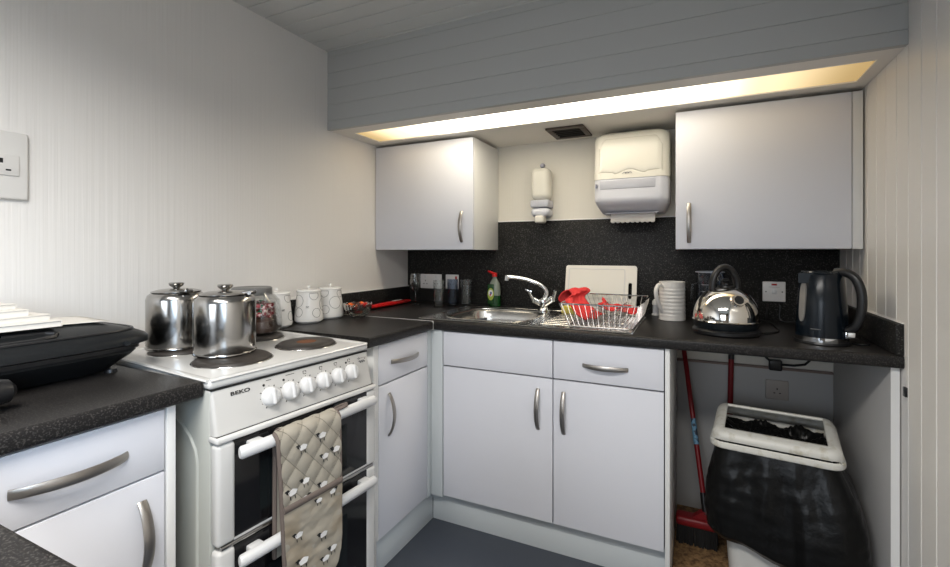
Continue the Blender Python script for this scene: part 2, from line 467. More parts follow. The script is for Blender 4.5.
# ------------------------------------------------------------------ worktops, upstands, splashback
def worktop(name, label, x0, y0, x1, y1, front):
    """front: set of sides with a rounded nose: '+x', '-y', '+y' """
    m = MB(); r = 0.010
    m.box(x0, y0, ZB, x1, y1, ZT, 0.0)
    bm = m.bm; es = []
    for e in bm.edges:
        a, b = e.verts[0].co, e.verts[1].co
        if abs(a.z-b.z) > 1e-5: continue
        if '+x' in front and abs(a.x-x1) < 1e-5 and abs(b.x-x1) < 1e-5: es.append(e)
        if '-y' in front and abs(a.y-y0) < 1e-5 and abs(b.y-y0) < 1e-5: es.append(e)
        if '+y' in front and abs(a.y-y1) < 1e-5 and abs(b.y-y1) < 1e-5: es.append(e)
    bmesh.ops.bevel(bm, geom=es, offset=r, segments=4, profile=0.5, affect='EDGES')
    return tag(obj(m, name, M['laminate'], angle=50), label, 'worktop')
far_top = worktop('worktop', 'short black flecked worktop in the corner between cooker and sink run', 0.0, -1.072, XC, YC-0.003, {'+x'})
m = MB(); m.box(0.02, YC-0.003, ZB+0.001, XC+0.001, YC, ZT+0.0016)
obj(m, 'joint_strip', M['alu'], far_top)
# back run, with an opening for the sink bowl
SX0, SX1, SY0, SY1 = 0.565, 0.975, -0.565, -0.185
def back_worktop():
    m = MB(); x0, x1, y0, y1 = 0.0, W, YC, 0.0
    prof = [(y1, ZB), (y1, ZT)]
    for k in range(5):
        a = PI/2*k/4; prof.append((y0+0.010-0.010*math.sin(a), ZT-0.010+0.010*math.cos(a)))
    for k in range(5):
        a = PI/2*k/4; prof.append((y0+0.010-0.010*math.cos(a), ZB+0.010-0.010*math.sin(a)))
    fn = lambda p, t: (t, p[0], p[1])
    m.prism(prof, fn, x0, SX0-0.02); m.prism(prof, fn, SX1+0.02, x1)
    front = [p for p in prof if p[0] < SY0-0.02]
    front = [(SY0-0.02, ZB), (SY0-0.02, ZT)] + front
    m.prism(front, fn, SX0-0.02, SX1+0.02)
    m.box(SX0-0.02, SY1+0.02, ZB, SX1+0.02, y1, ZT)
    return tag(obj(m, 'worktop', M['laminate'], angle=50), 'long black flecked worktop along the back wall holding sink and kettles', 'worktop')
back_worktop()
worktop('worktop', 'black flecked worktop left of the cooker carrying the contact grill', 0.0, HY0+0.002, XC, HY1, {'+x'})
worktop('worktop', 'black flecked peninsula worktop cutting the bottom left corner of the photo', 0.0, -2.72, 1.30, HY0, {'+y', '+x', '-y'})

def slab(name, label, cat, mm, x0, y0, z0, x1, y1, z1, bev=0.002):
    m = MB(); m.box(x0, y0, z0, x1, y1, z1, bev); return tag(obj(m, name, mm), label, cat)
slab('backsplash', 'black flecked splashback panel on the back wall behind sink and kettles', 'splashback', M['splash'], 0.0, -0.008, ZT, W-0.001, 0.0, 1.3835, 0.001)
b = bpy.data.objects['backsplash']
m = MB(); m.box(0.0, -0.010, 1.3835, W-0.001, 0.0, 1.3895, 0.001); obj(m, 'trim_strip', M['silicone'], b)
u = slab('upstand', 'low black laminate upstand along the left wall behind the white canisters', 'upstand', M['splash'], 0.0, -1.072, ZT, 0.016, -0.008, 1.002)
m = MB(); m.box(0.0, -1.072, 1.002, 0.011, -0.008, 1.007, 0.001); obj(m, 'sealant', M['silicone'], u)
u = slab('upstand', 'low black laminate upstand on the right wall beside the dark kettle', 'upstand', M['splash'], W-0.020, YC+0.002, ZT, W, -0.010, 1.0035)
m = MB(); m.box(W-0.005, YC+0.002, 1.0035, W, -0.010, 1.0065, 0.001); obj(m, 'sealant', M['silicone'], u)

# ------------------------------------------------------------------ cabinets
def bow_handle(p0, p1, nrm, parent, bow=0.026, w=0.0095, t=0.0035):
    p0, p1, n = Vector(p0), Vector(p1), Vector(nrm)
    pts = []
    for k in range(17):
        s = k/16; h = math.sin(PI*s)**0.75 if 0 < s < 1 else 0
        pts.append(p0.lerp(p1, s) + n*(bow*h+0.001))
    rr = [(w*(0.85+0.15*math.sin(PI*k/16)), t) for k in range(17)]
    side = (p1-p0).normalized().cross(n)
    m = MB(); m.tube(pts, rr, 10, up=n)
    return obj(m, 'handle', M['nickel'], parent, angle=60)
def front_y(name, x0, x1, z0, z1, parent, y=YD, th=0.018, mm='door_white'):
    m = MB(); m.box(x0, y, z0, x1, y+th, z1, 0.002); return obj(m, name, M[mm], parent)
def front_x(name, y0, y1, z0, z1, parent, x=XD, th=0.018, mm='door_white'):
    m = MB(); m.box(x-th, y0, z0, x, y1, z1, 0.002); return obj(m, name, M[mm], parent)
ZTOP = ZB-0.006; g = 0.002
# sink base: false drawer front and left door
X1, X2, X3 = 0.6276, 1.1294, 1.5411
t = thing('base_cabinet', 'white base cabinet under the sink with plain top panel and one door', 'cabinet', ((X1+X2)/2, -0.3, 0.10))
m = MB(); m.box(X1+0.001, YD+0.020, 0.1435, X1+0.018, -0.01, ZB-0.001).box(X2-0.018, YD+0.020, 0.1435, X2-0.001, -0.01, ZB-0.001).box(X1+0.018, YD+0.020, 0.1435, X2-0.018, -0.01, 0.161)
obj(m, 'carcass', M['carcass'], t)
front_y('drawer_front', X1+g, X2-g, ZSP+g+0.001, ZTOP, t)
d = front_y('door', X1+g, X2-g, ZDB, ZSP-g-0.001, t)
bow_handle((1.068, YD, 0.668), (1.068, YD, 0.506), (0, -1, 0), d)
t = thing('base_cabinet', 'white base cabinet with a drawer over a door under the dish rack', 'cabinet', ((X2+X3)/2, -0.3, 0.10))
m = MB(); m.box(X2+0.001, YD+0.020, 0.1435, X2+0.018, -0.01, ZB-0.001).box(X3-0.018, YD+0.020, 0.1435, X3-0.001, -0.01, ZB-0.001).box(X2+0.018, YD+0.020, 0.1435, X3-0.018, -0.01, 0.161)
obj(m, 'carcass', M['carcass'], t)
d = front_y('drawer', X2+g, X3-g, ZSP+g+0.001, ZTOP, t)
bow_handle((1.249, YD, 0.781), (1.416, YD, 0.780), (0, -1, 0), d, 0.026)
d = front_y('door', X2+g, X3-g, ZDB, ZSP-g-0.001, t)
bow_handle((1.173, YD, 0.668), (1.173, YD, 0.504), (0, -1, 0), d)
# corner post
m = MB(); m.box(XD-0.004, YD-0.003, 0.135, X1-0.0015, YD+0.015, ZB-0.002, 0.001).box(XD-0.018, -0.664, 0.135, XD, YD-0.003, ZB-0.002, 0.001)
tag(obj(m, 'corner_post', M['plinth']), 'narrow pale corner post where the two runs of base cabinets meet', 'panel')
# end panel of the back run
m = MB(); m.box(X3+0.002, YD+0.001, 0.0, X3+0.018, -0.002, ZB-0.001, 0.001)
tag(obj(m, 'end_panel', M['edge']), 'white end panel between the drawer cabinet and the bin space', 'panel')
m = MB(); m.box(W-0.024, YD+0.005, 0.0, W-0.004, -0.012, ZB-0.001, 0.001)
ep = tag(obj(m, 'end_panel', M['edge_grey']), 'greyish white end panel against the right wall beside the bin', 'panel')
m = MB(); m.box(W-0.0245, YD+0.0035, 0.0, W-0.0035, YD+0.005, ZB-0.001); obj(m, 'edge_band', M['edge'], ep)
# plinths
m = MB(); m.box(0.549, -0.586, 0.0, X3+0.001, -0.570, 0.142, 0.001).box(0.549, -0.5925, 0.098, X3+0.001, -0.586, 0.142, 0.001)
tag(obj(m, 'plinth', M['plinth']), 'pale kick board under the sink cabinets', 'plinth')
m = MB(); m.box(0.533, -1.0095, 0.0, 0.5485, -0.588, 0.142, 0.001)
tag(obj(m, 'plinth', M['plinth']), 'pale kick board under the narrow drawer unit right of the cooker', 'plinth')
# narrow drawer unit right of the cooker
YA, YB = -0.998, -0.6655
t = thing('base_cabinet', 'narrow white drawer and door cabinet right of the cooker', 'cabinet', (0.28, (YA+YB)/2, 0.0))
m = MB(); m.box(0.02, YA-0.030, 0.0, XD, YA-0.012, ZB-0.001, 0.001)
obj(m, 'side_panel', M['edge'], t)
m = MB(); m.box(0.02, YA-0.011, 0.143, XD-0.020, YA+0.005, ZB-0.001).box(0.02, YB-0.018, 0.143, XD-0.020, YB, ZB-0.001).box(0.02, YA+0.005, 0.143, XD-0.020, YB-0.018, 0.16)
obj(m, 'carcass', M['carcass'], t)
m = MB(); m.box(XD-0.018, YA-0.0115, 0.143, XD-0.0005, YA-0.001, ZB-0.002); obj(m, 'filler_strip', M['edge'], t)
d = front_x('drawer', YA+g, YB-g, ZSP+g+0.001, ZTOP, t)
bow_handle((XD, -0.924, 0.790), (XD, -0.741, 0.784), (1, 0, 0), d, 0.026)
d = front_x('door', YA+g, YB-g, ZDB, ZSP-g-0.001, t)
bow_handle((XD, -0.937, 0.673), (XD, -0.937, 0.512), (1, 0, 0), d)
# near drawer unit left of the cooker
t = thing('base_cabinet', 'white drawer and door cabinet left of the cooker, nearest the camera', 'cabinet', (0.28, -1.9, 0.0))
m = MB(); m.box(0.02, -1.726, 0.0, XD, -1.7075, ZB-0.001, 0.001); obj(m, 'side_panel', M['edge'], t)
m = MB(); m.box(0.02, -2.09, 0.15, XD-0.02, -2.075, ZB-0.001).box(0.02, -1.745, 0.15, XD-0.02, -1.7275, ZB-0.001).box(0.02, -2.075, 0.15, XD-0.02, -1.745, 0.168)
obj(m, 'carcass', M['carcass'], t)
d = front_x('drawer', -2.088, -1.7305, 0.7315, ZTOP, t)
bow_handle((XD, -1.979, 0.797), (XD, -1.803, 0.793), (1, 0, 0), d, 0.026, 0.011)
d = front_x('door', -2.088, -1.7305, ZDB, 0.7275, t)
bow_handle((XD, -1.776, 0.684), (XD, -1.776, 0.520), (1, 0, 0), d, 0.028, 0.011)
m = MB(); m.box(0.02, -2.09, 0.0, 0.53, -1.728, 0.142); obj(m, 'plinth', M['plinth'], t)
# base under the peninsula
t = thing('base_cabinet', 'white cabinet under the peninsula worktop', 'cabinet', (0.6, -2.4, 0.0))
m = MB(); m.box(0.02, -2.68, 0.0, 1.24, -2.14, ZB-0.001, 0.002); obj(m, 'carcass', M['edge'], t)

# wall cabinets
ZW0, ZW1, DW = 1.2256, 1.797, 0.321
t = thing('wall_cabinet', 'small white wall cabinet on the left above the wine glass', 'cabinet', (0.31, -0.15, ZW0))
m = MB(); m.box(0.003, -DW+0.0195, ZW0, 0.6174, -0.001, ZW1, 0.001); obj(m, 'carcass', M['edge'], t)
m = MB(); m.box(0.004, -DW, ZW0+0.001, 0.6165, -DW+0.018, ZW1-0.001, 0.002); d = obj(m, 'door', M['door_white'], t)
bow_handle((0.553, -DW, 1.422), (0.553, -DW, 1.266), (0, -1, 0), d, 0.024)
t = thing('wall_cabinet', 'large white wall cabinet on the right above the kettles', 'cabinet', (1.87, -0.15, ZW0))
m = MB(); m.box(1.5655, -DW+0.0195, ZW0, 2.160, -0.001, ZW1, 0.001); obj(m, 'carcass', M['edge'], t)
m = MB(); m.box(1.5662, -DW, ZW0+0.001, 2.158, -DW+0.018, ZW1-0.001, 0.002); d = obj(m, 'door', M['door_white'], t)
bow_handle((1.617, -DW, 1.415), (1.617, -DW, 1.254), (0, -1, 0), d, 0.024)
m = MB(); m.box(2.161, -DW+0.004, ZW0, 2.192, -DW+0.022, ZW1, 0.001); obj(m, 'filler_strip', M['edge'], t)

# panel and batten in the bin space
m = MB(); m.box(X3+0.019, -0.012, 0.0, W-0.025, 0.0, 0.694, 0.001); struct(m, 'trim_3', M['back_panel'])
m = MB(); m.box(X3+0.019, -0.020, 0.6945, W-0.025, 0.0, 0.704, 0.001); struct(m, 'trim_4', M['batten'])
m = MB(); m.box(X3+0.020, -0.56, 0.0, W-0.026, -0.014, 0.005, 0.001)
tag(obj(m, 'floor_mat', M['mat_brown']), 'brown cork flooring piece under the bin and broom', 'mat')

# ------------------------------------------------------------------ sockets and switches
def plate_y(name, label, cat, x0, x1, z0, z1, y, mm, group=None):
    t = thing(name, label, cat, ((x0+x1)/2, y, (z0+z1)/2), 0, group)
    m = MB(); m.box(x0, y-0.009, z0, x1, y, z1, 0.004, 3); obj(m, 'plate', mm, t)
    return t
def socket_holes(t, cx, cz, y):
    for (a, b, c, d) in ((-0.002, 0.006, 0.002, 0.014), (-0.014, -0.010, -0.007, -0.006), (0.007, -0.010, 0.014, -0.006)):
        m = MB(); m.box(cx+a, y-0.0012, cz+b, cx+c, y, cz+d); obj(m, 'socket_hole', M['ink'], t)
YSP = -0.0085
t = plate_y('wall_socket', 'white double socket on the splashback behind the wine glass', 'socket', 0.100, 0.249, 0.993, 1.080, YSP, M['socket_white'])
socket_holes(t, 0.137, 1.03, YSP-0.009); socket_holes(t, 0.212, 1.03, YSP-0.009)
for x in (0.130, 0.205):
    m = MB(); m.box(x, YSP-0.012, 1.056, x+0.014, YSP-0.009, 1.072, 0.001); obj(m, 'rocker', M['white_plastic'], t)
t = plate_y('wall_socket', 'white single switched socket on the splashback behind the tumblers', 'socket', 0.278, 0.366, 0.994, 1.080, YSP, M['socket_white'])
socket_holes(t, 0.322, 1.03, YSP-0.009)
m = MB(); m.box(0.345, YSP-0.012, 1.052, 0.357, YSP-0.009, 1.070, 0.001); obj(m, 'rocker', M['red_neon'], t)
t = plate_y('wall_switch', 'white cooker switch with red neon on the splashback between the kettles', 'switch', 1.914, 2.002, 0.994, 1.083, YSP, M['socket_white'])
m = MB(); m.box(1.949, YSP-0.0135, 1.028, 1.969, YSP-0.009, 1.050, 0.002); obj(m, 'rocker', M['white_plastic'], t)
m = MB(); m.box(1.948, YSP-0.0105, 1.066, 1.969, YSP-0.009, 1.074, 0.0005); obj(m, 'neon', M['red_neon'], t)
m = MB()
for x in (1.927, 1.989): m.cyl((x, YSP-0.0100, 1.038), (x, YSP-0.009, 1.038), 0.0032, seg=10)
m.box(1.938, YSP-0.0096, 1.0585, 1.979, YSP-0.009, 1.0595)
obj(m, 'screws', M['grey_ink'], t)
t = plate_y('wall_socket', 'old beige single socket on the back panel above the bin', 'socket', 1.925, 2.013, 0.562, 0.648, -0.0125, M['socket_beige'])
socket_holes(t, 1.969, 0.600, -0.0215)
# large cream plate on the left wall
t = thing('wall_plate', 'large cream socket plate on the left wall at the photo edge', 'socket', (0, -1.84, 1.44))
m = MB(); m.box(0.0, -1.930, 1.352, 0.012, -1.754, 1.530, 0.011, 4); obj(m, 'plate', M['plate_cream'], t)
m = MB(); m.box(0.012, -1.910, 1.414, 0.0155, -1.774, 1.468, 0.0015); p = obj(m, 'socket_insert', M['plate_cream'], t)
for (a, b, c, d) in ((-1.800, 1.426, -1.790, 1.430), (-1.815, 1.445, -1.805, 1.457), (-1.86, 1.426, -1.85, 1.430)):
    m = MB(); m.box(0.0155, a, b, 0.0162, c, d); obj(m, 'socket_hole', M['ink'], p)

# ------------------------------------------------------------------ dispensers
t = thing('soap_dispenser', 'slim white soap dispenser on the back wall left of the towel dispenser', 'dispenser', (0.905, 0, 1.37))
m = MB(); cx = 0.893
m.box(cx-0.050, -0.098, 1.489, cx+0.050, -0.001, 1.660, 0.030, 5); obj(m, 'cover', M['dispenser_cream'], t)
m = MB(); m.box(cx-0.050, -0.099, 1.449, cx+0.050, -0.001, 1.4885, 0.008, 3); obj(m, 'window', M['dispenser_window'], t)
m = MB(); m.box(cx-0.050, -0.098, 1.400, cx+0.050, -0.001, 1.4485, 0.022, 4); obj(m, 'base', M['dispenser_clear'], t)
m = MB(); m.box(cx-0.024, -0.112, 1.366, cx+0.026, -0.045, 1.406, 0.012, 4); obj(m, 'push_bar', M['dispenser_cream'], t)
m = MB(); m.lathe([(0, 0), (0.014, 0), (0.014, 0.006), (0.010, 0.012), (0, 0.013)], mx=Matrix.Translation((cx-0.012, -0.0, 1.684)) @ Matrix.Rotation(PI/2, 4, 'X'), seg=20)
obj(m, 'lock', M['lock_grey'], t)

def towel_dispenser():
    t = thing('towel_dispenser', 'large white paper towel dispenser under the soffit by the right cabinet', 'dispenser', (1.357, 0, 1.40))
    x0, x1 = 1.195, 1.535
    def shell(z0, z1, prof, mm, name, parent):
        # prof(z) -> front depth, rounded plan
        m = MB(); n = 36; nz = 14
        def ring(z):
            d, ins = prof((z-z0)/(z1-z0)); pts = []
            w2 = (x1-x0)/2-ins; r = 0.045
            cxm = (x0+x1)/2
            pts.append((cxm-w2, -0.001))
            for k in range(9):
                a = PI/2*k/8; pts.append((cxm-w2+r-r*math.cos(a), -d+r-r*math.sin(a)))
            for k in range(9):
                a = PI/2*k/8; pts.append((cxm+w2-r+r*math.sin(a), -d+r-r*math.cos(a)))
            pts.append((cxm+w2, -0.001)); return pts
        R = []
        for j in range(nz):
            z = z0+(z1-z0)*j/(nz-1); R.append([m.bm.verts.new((p[0], p[1], z)) for p in ring(z)])
        for A, B in zip(R, R[1:]):
            for k in range(len(A)):
                k2 = (k+1) % len(A); m.bm.faces.new((A[k], A[k2], B[k2], B[k]))
        m.bm.faces.new(R[0][::-1]); m.bm.faces.new(R[-1])
        return obj(m, name, mm, parent, recalc=True, angle=40)
    def top(s):
        e = max(0.0, s-0.78)/0.22
        return 0.205-0.020*s-0.055*(1-math.sqrt(max(0, 1-e*e))), 0.0+0.030*(1-math.sqrt(max(0, 1-e*e)))
    def bot(s):
        e = max(0.0, 0.42-s)/0.42
        return 0.203-0.075*e*e, 0.002+0.028*e**1.5
    c = shell(1.556, 1.788, top, M['dispenser_cream'], 'cover', t)
    shell(1.400, 1.5555, bot, M['dispenser_clear'], 'lower_cover', t)
    # raised face on the cover and viewing window
    m = MB()
    def fp(u, v):
        x = x0+0.028+(x1-x0-0.056)*u; a = abs(u-0.5)*2
        ztop = 1.752-0.055*max(0, (a-0.75)/0.25)**2
        zbot = 1.580+0.010*math.cos(a*PI*2)*(1 if a < 0.5 else 0.3)
        z = zbot+(ztop-zbot)*v; s = (z-1.556)/0.232
        d = top(s)[0]
        edge = min(1, min(u, 1-u)*14, min(v, 1-v)*10)
        return (x, -d+0.0035*(1-edge)-0.0035*edge, z)
    m.grid(fp, 40, 14); obj(m, 'face_panel', M['dispenser_cream'], c, solid=0.002)
    m = MB(); m.box(x0+0.035, -0.2055, 1.508, x1-0.058, -0.200, 1.550, 0.003); obj(m, 'window', M['dispenser_window'], t)
    m = MB(); m.box(x0+0.014, -0.206, 1.515, x0+0.024, -0.201, 1.535, 0.001); obj(m, 'gauge', M['lock_grey'], t)
    m = MB()
    for k in range(3):
        m.tube([(1.343+0.012*k+0.008*math.cos(q*0.5), -top(0.10)[0]-0.004, 1.577+0.006*math.sin(q*0.5)) for q in range(0, 8)], 0.0012, 5)
    obj(m, 'emblem', M['lock_grey'], t)
    # paper with a toothed edge
    m = MB(); n = 73; px0, px1 = 1.268, 1.470
    def pf(u, v):
        x = px0+(px1-px0)*u; tooth = 0.0055*abs(math.sin(u*PI*9))
        z = 1.402-(0.050-0.006+tooth)*v
        return (x, -0.128-0.006*v+0.004*math.sin(u*3)*v, z)
    m.grid(pf, n, 5); obj(m, 'paper_towel', M['paper'], t, solid=0.0015)
    m = MB(); m.box(x0+0.05, -0.150, 1.396, x1-0.05, -0.105, 1.402, 0.002); obj(m, 'cutter', M['dispenser_window'], t)
towel_dispenser()

# ------------------------------------------------------------------ cooker
CK = Matrix.Translation((0.609, -1.656, 0)) @ Matrix.Rotation(math.radians(84.8), 4, 'Z')
def cooker():
    t = thing('cooker', 'white freestanding electric cooker with four hotplates and double oven', 'cooker', (0.609, -1.656, 0), math.radians(84.8))
    L = dict(local=True)
    CW = 0.50
    m = MB(); m.box(0.0, 0.0, 0.0, CW, 0.555, 0.886, 0.006)
    for (a, b, c, d) in ((0.05, 0.50, 0.12, 0.82),):
        pts = []
        for k in range(13): an = PI*k/12; pts.append((-0.001, (a+b)/2-(b-a)/2*math.cos(an)*1.0, d-0.11+0.11*math.sin(an)))
        pts = [(-0.001, a, c)] + pts + [(-0.001, b, c)]
        m.tube(pts, 0.005, 6)
        pts = [(-0.001, a+0.06, c)] + [(-0.001, 0.11+0.045-0.045*math.cos(PI*k/12), d-0.05+0.045*math.sin(PI*k/12)) for k in range(13)] + [(-0.001, 0.2, c)]
    obj(m, 'body', M['cooker_side'], t, **L)
    m = MB(); m.box(-0.001, -0.0015, 0.889, CW+0.003, 0.565, 0.912, 0.010, 4)
    # raised rim round the hob
    e = 0.012
    for q in (((0.004, 0.006), (CW-0.004, 0.006)), ((CW-0.004, 0.006), (CW-0.004, 0.555)), ((CW-0.004, 0.555), (0.004, 0.555)), ((0.004, 0.555), (0.004, 0.006))):
        m.tube([(q[0][0], q[0][1], 0.911), (q[1][0], q[1][1], 0.911)], (0.010, 0.0045), 8, up=(0, 0, 1))
    hob = obj(m, 'hob', M['enamel'], t, **L)
    for (cx, cy, r) in ((0.152, 0.165, 0.098), (0.140, 0.420, 0.082), (0.388, 0.160, 0.090), (0.380, 0.400, 0.078)):
        m = MB()
        m.lathe([(0, 0.0095), (0.018, 0.0095), (0.020, 0.0105), (r*0.9, 0.0105), (r*0.95, 0.008), (r, 0.001), (r, -0.001)], (cx, cy, 0.912), 48)
        if (cx, cy) == (0.388, 0.160):
            m.mat(1).lathe([(0, 0.0108), (0.030, 0.0108), (0.030, 0.0100)], (cx, cy, 0.912), 24)
        hp = obj(m, 'hotplate', [M['hotplate'], M['rust']], t, **L)
        m = MB(); m.lathe([(r+0.001, 0.0), (r+0.001, 0.002), (r+0.003, 0.0015), (r+0.004, 0)], (cx, cy, 0.912), 48)
        obj(m, 'spill_ring', M['steel'], hp, **L)
    # slanted control panel
    def py(z): return -0.024*(0.887-z)/(0.887-0.784)
    m = MB()
    m.prism([(0.0, 0.887), (-0.024, 0.784), (0.02, 0.784), (0.02, 0.887)], lambda p, s: (s, p[0], p[1]), 0.002, CW-0.002)
    es = [e for e in m.bm.edges if abs(e.verts[0].co.z-e.verts[1].co.z) > 0.05 and e.verts[0].co.y < 0.01]
    bmesh.ops.bevel(m.bm, geom=es, offset=0.008, segments=3, profile=0.5, affect='EDGES')
    cp = obj(m, 'control_panel', M['panel_white'], t, **L)
    m = MB(); m.box(0.003, -0.0015, 0.8865, CW-0.003, 0.02, 0.8892); obj(m, 'shadow_gap', M['ink'], t, **L)
    m = MB(); m.box(-0.002, -0.036, 0.768, CW+0.004, 0.004, 0.7825, 0.005, 3); obj(m, 'lower_moulding', M['enamel'], t, **L)
    m = MB(); m.box(0.003, -0.0262, 0.7825, CW-0.003, 0.0, 0.7842); obj(m, 'shadow_gap', M['ink'], t, **L)
    tilt = math.atan2(0.024, 0.103)
    for i, kx in enumerate((0.146, 0.203, 0.257, 0.312, 0.366, 0.418)):
        z = 0.838; R = Matrix.Translation((kx, py(z), z)) @ Matrix.Rotation(PI/2-tilt, 4, 'X')
        m = MB()
        m.lathe([(0.0245, 0.0), (0.0245, 0.006), (0.0225, 0.013), (0.017, 0.018), (0.008, 0.0195), (0, 0.0197)], seg=28, mx=R)
        k = obj(m, 'knob', M['white_plastic'], t, **L)
        m = MB(); m.box(-0.0055, -0.0215, 0.010, 0.0055, 0.0215, 0.0235, 0.005, 3, mx=R); obj(m, 'grip', M['white_plastic'], k, **L)
        m = MB()
        for q in range(11):
            a = math.radians(-150+q*30)
            if q in (10,) : continue
            r0, r1 = 0.0262, (0.0305 if q % 3 == 0 else 0.0282)
            w = 0.0007 if q % 3 else 0.0011
            c, s_ = math.sin(a), math.cos(a)
            m.prism([(r0*c-w*s_, r0*s_+w*c), (r1*c-w*s_, r1*s_+w*c), (r1*c+w*s_, r1*s_-w*c), (r0*c+w*s_, r0*s_-w*c)], lambda p, h: R @ Vector((p[0], p[1], h)), 0.0, 0.0006)
        # little hotplate symbol above each knob, a lamp beside some
        def seg(x, y, x2, y2, w=0.0007):
            d = Vector((x2-x, y2-y)); n = Vector((-d.y, d.x)).normalized()*w
            m.prism([(x+n.x, y+n.y), (x2+n.x, y2+n.y), (x2-n.x, y2-n.y), (x-n.x, y-n.y)], lambda p, h: R @ Vector((p[0], p[1], h)), 0.0, 0.0006)
        if i >= 2:
            for (a, b, c, d) in ((-6, 33, -6, 41), (-6, 41, 3, 41), (3, 41, 3, 37), (3, 33, -3, 33)): seg(a/1000, b/1000, c/1000, d/1000)
        else:
            seg(-0.006, 0.042, 0.008 if i == 0 else 0.020, 0.042)
        if i in (0, 1, 5):
            m.lathe([(0.0032, 0), (0.0032, 0.001), (0, 0.001)], (-0.014, 0.032, 0), 12, mx=R)
        obj(m, 'scale_marks', M['ink'], k, **L)
    # lettering on the panel
    fc = bpy.data.curves.new('lettering', 'FONT'); fc.body = 'BEKO'; fc.size = 0.0165; fc.extrude = 0.0004; fc.offset = 0.0004
    fc.space_character = 1.05; fc.materials.append(M['ink'])
    fo = bpy.data.objects.new('lettering', fc); COL.objects.link(fo); fo.parent = t
    z = 0.866
    fo.matrix_local = Matrix.Translation((0.046, py(z)-0.0008, z)) @ Matrix.Rotation(PI/2-tilt, 4, 'X') @ Matrix.Diagonal((1.15, 0.72, 1, 1))
    ev = fo.evaluated_get(bpy.context.evaluated_depsgraph_get()); me = bpy.data.meshes.new_from_object(ev); me.name = 'lettering'
    mw = fo.matrix_local.copy(); bpy.data.objects.remove(fo); me.transform(mw)
    fo = bpy.data.objects.new('lettering', me); COL.objects.link(fo); fo.parent = t
    # small script emblem at the right end of the panel
    m = MB(); R = Matrix.Translation((0.468, py(0.861), 0.861)) @ Matrix.Rotation(PI/2-tilt, 4, 'X')
    pts = []
    for q in range(25):
        s = q/24; pts.append(R @ Vector((-0.012+0.024*s, 0.0035*math.sin(s*PI*6)+0.003*(1-s)*0, 0.0006)))
    m.tube(pts, 0.0013, 5)
    m.tube([R @ Vector((-0.016, 0.0105, 0.0005)), R @ Vector((0.012, 0.0105, 0.0005))], 0.0006, 5)
    m.tube([R @ Vector((-0.011+0.003*math.cos(a*PI/6), 0.0105+0.003*math.sin(a*PI/6), 0.0005)) for a in range(12)], 0.0006, 5, closed=True)
    m.tube([R @ Vector((0.012, 0.004, 0.0005)), R @ Vector((0.017, 0.011, 0.0005))], 0.001, 5)
    obj(m, 'emblem', M['grey_ink'], t, **L)
    # doors
    for (z0, z1, hz) in ((0.527, 0.766, 0.742), (0.105, 0.517, 0.486)):
        m = MB()
        m.box(0.0, -0.034, z0, 0.044, -0.001, z1, 0.010, 4); m.box(CW-0.036, -0.034, z0, CW+0.002, -0.001, z1, 0.008, 4)
        m.box(0.04, -0.030, z0, CW-0.03, -0.001, z0+0.008, 0.003)
        d = obj(m, 'oven_door', M['enamel'], t, **L)
        m = MB(); m.box(0.040, -0.031, z0+0.008, CW-0.034, -0.004, z1-0.001, 0.001); gl = obj(m, 'glass', M['glass_black'], d, **L)
        m = MB(); m.box(0.105, -0.0315, z0+0.04, 0.385, -0.031, z1-0.075 if z1-z0 < 0.3 else z1-0.10, 0.0)
        obj(m, 'oven_window', M['glass_grey'], d, **L)
        m = MB()
        m.tube([(0.038, -0.057, hz), (0.042, -0.058, hz), (0.25, -0.062, hz), (0.470, -0.058, hz), (0.474, -0.057, hz)], [(0.010, 0.012), (0.012, 0.0155), (0.0125, 0.016), (0.012, 0.0155), (0.010, 0.012)], 18, up=(0, 0, 1))
        for x in (0.068, 0.425): m.box(x, -0.058, hz-0.008, x+0.034, -0.031, hz+0.014, 0.004)
        obj(m, 'handle', M['white_plastic'], d, **L)
    m = MB(); m.box(0.01, -0.032, 0.517, CW-0.006, -0.001, 0.527, 0.003); obj(m, 'divider_strip', M['steel'], t, **L)
    m = MB(); m.box(0.004, -0.02, 0.01, CW-0.004, -0.001, 0.100, 0.004); obj(m, 'base_panel', M['enamel'], t, **L)
cooker()

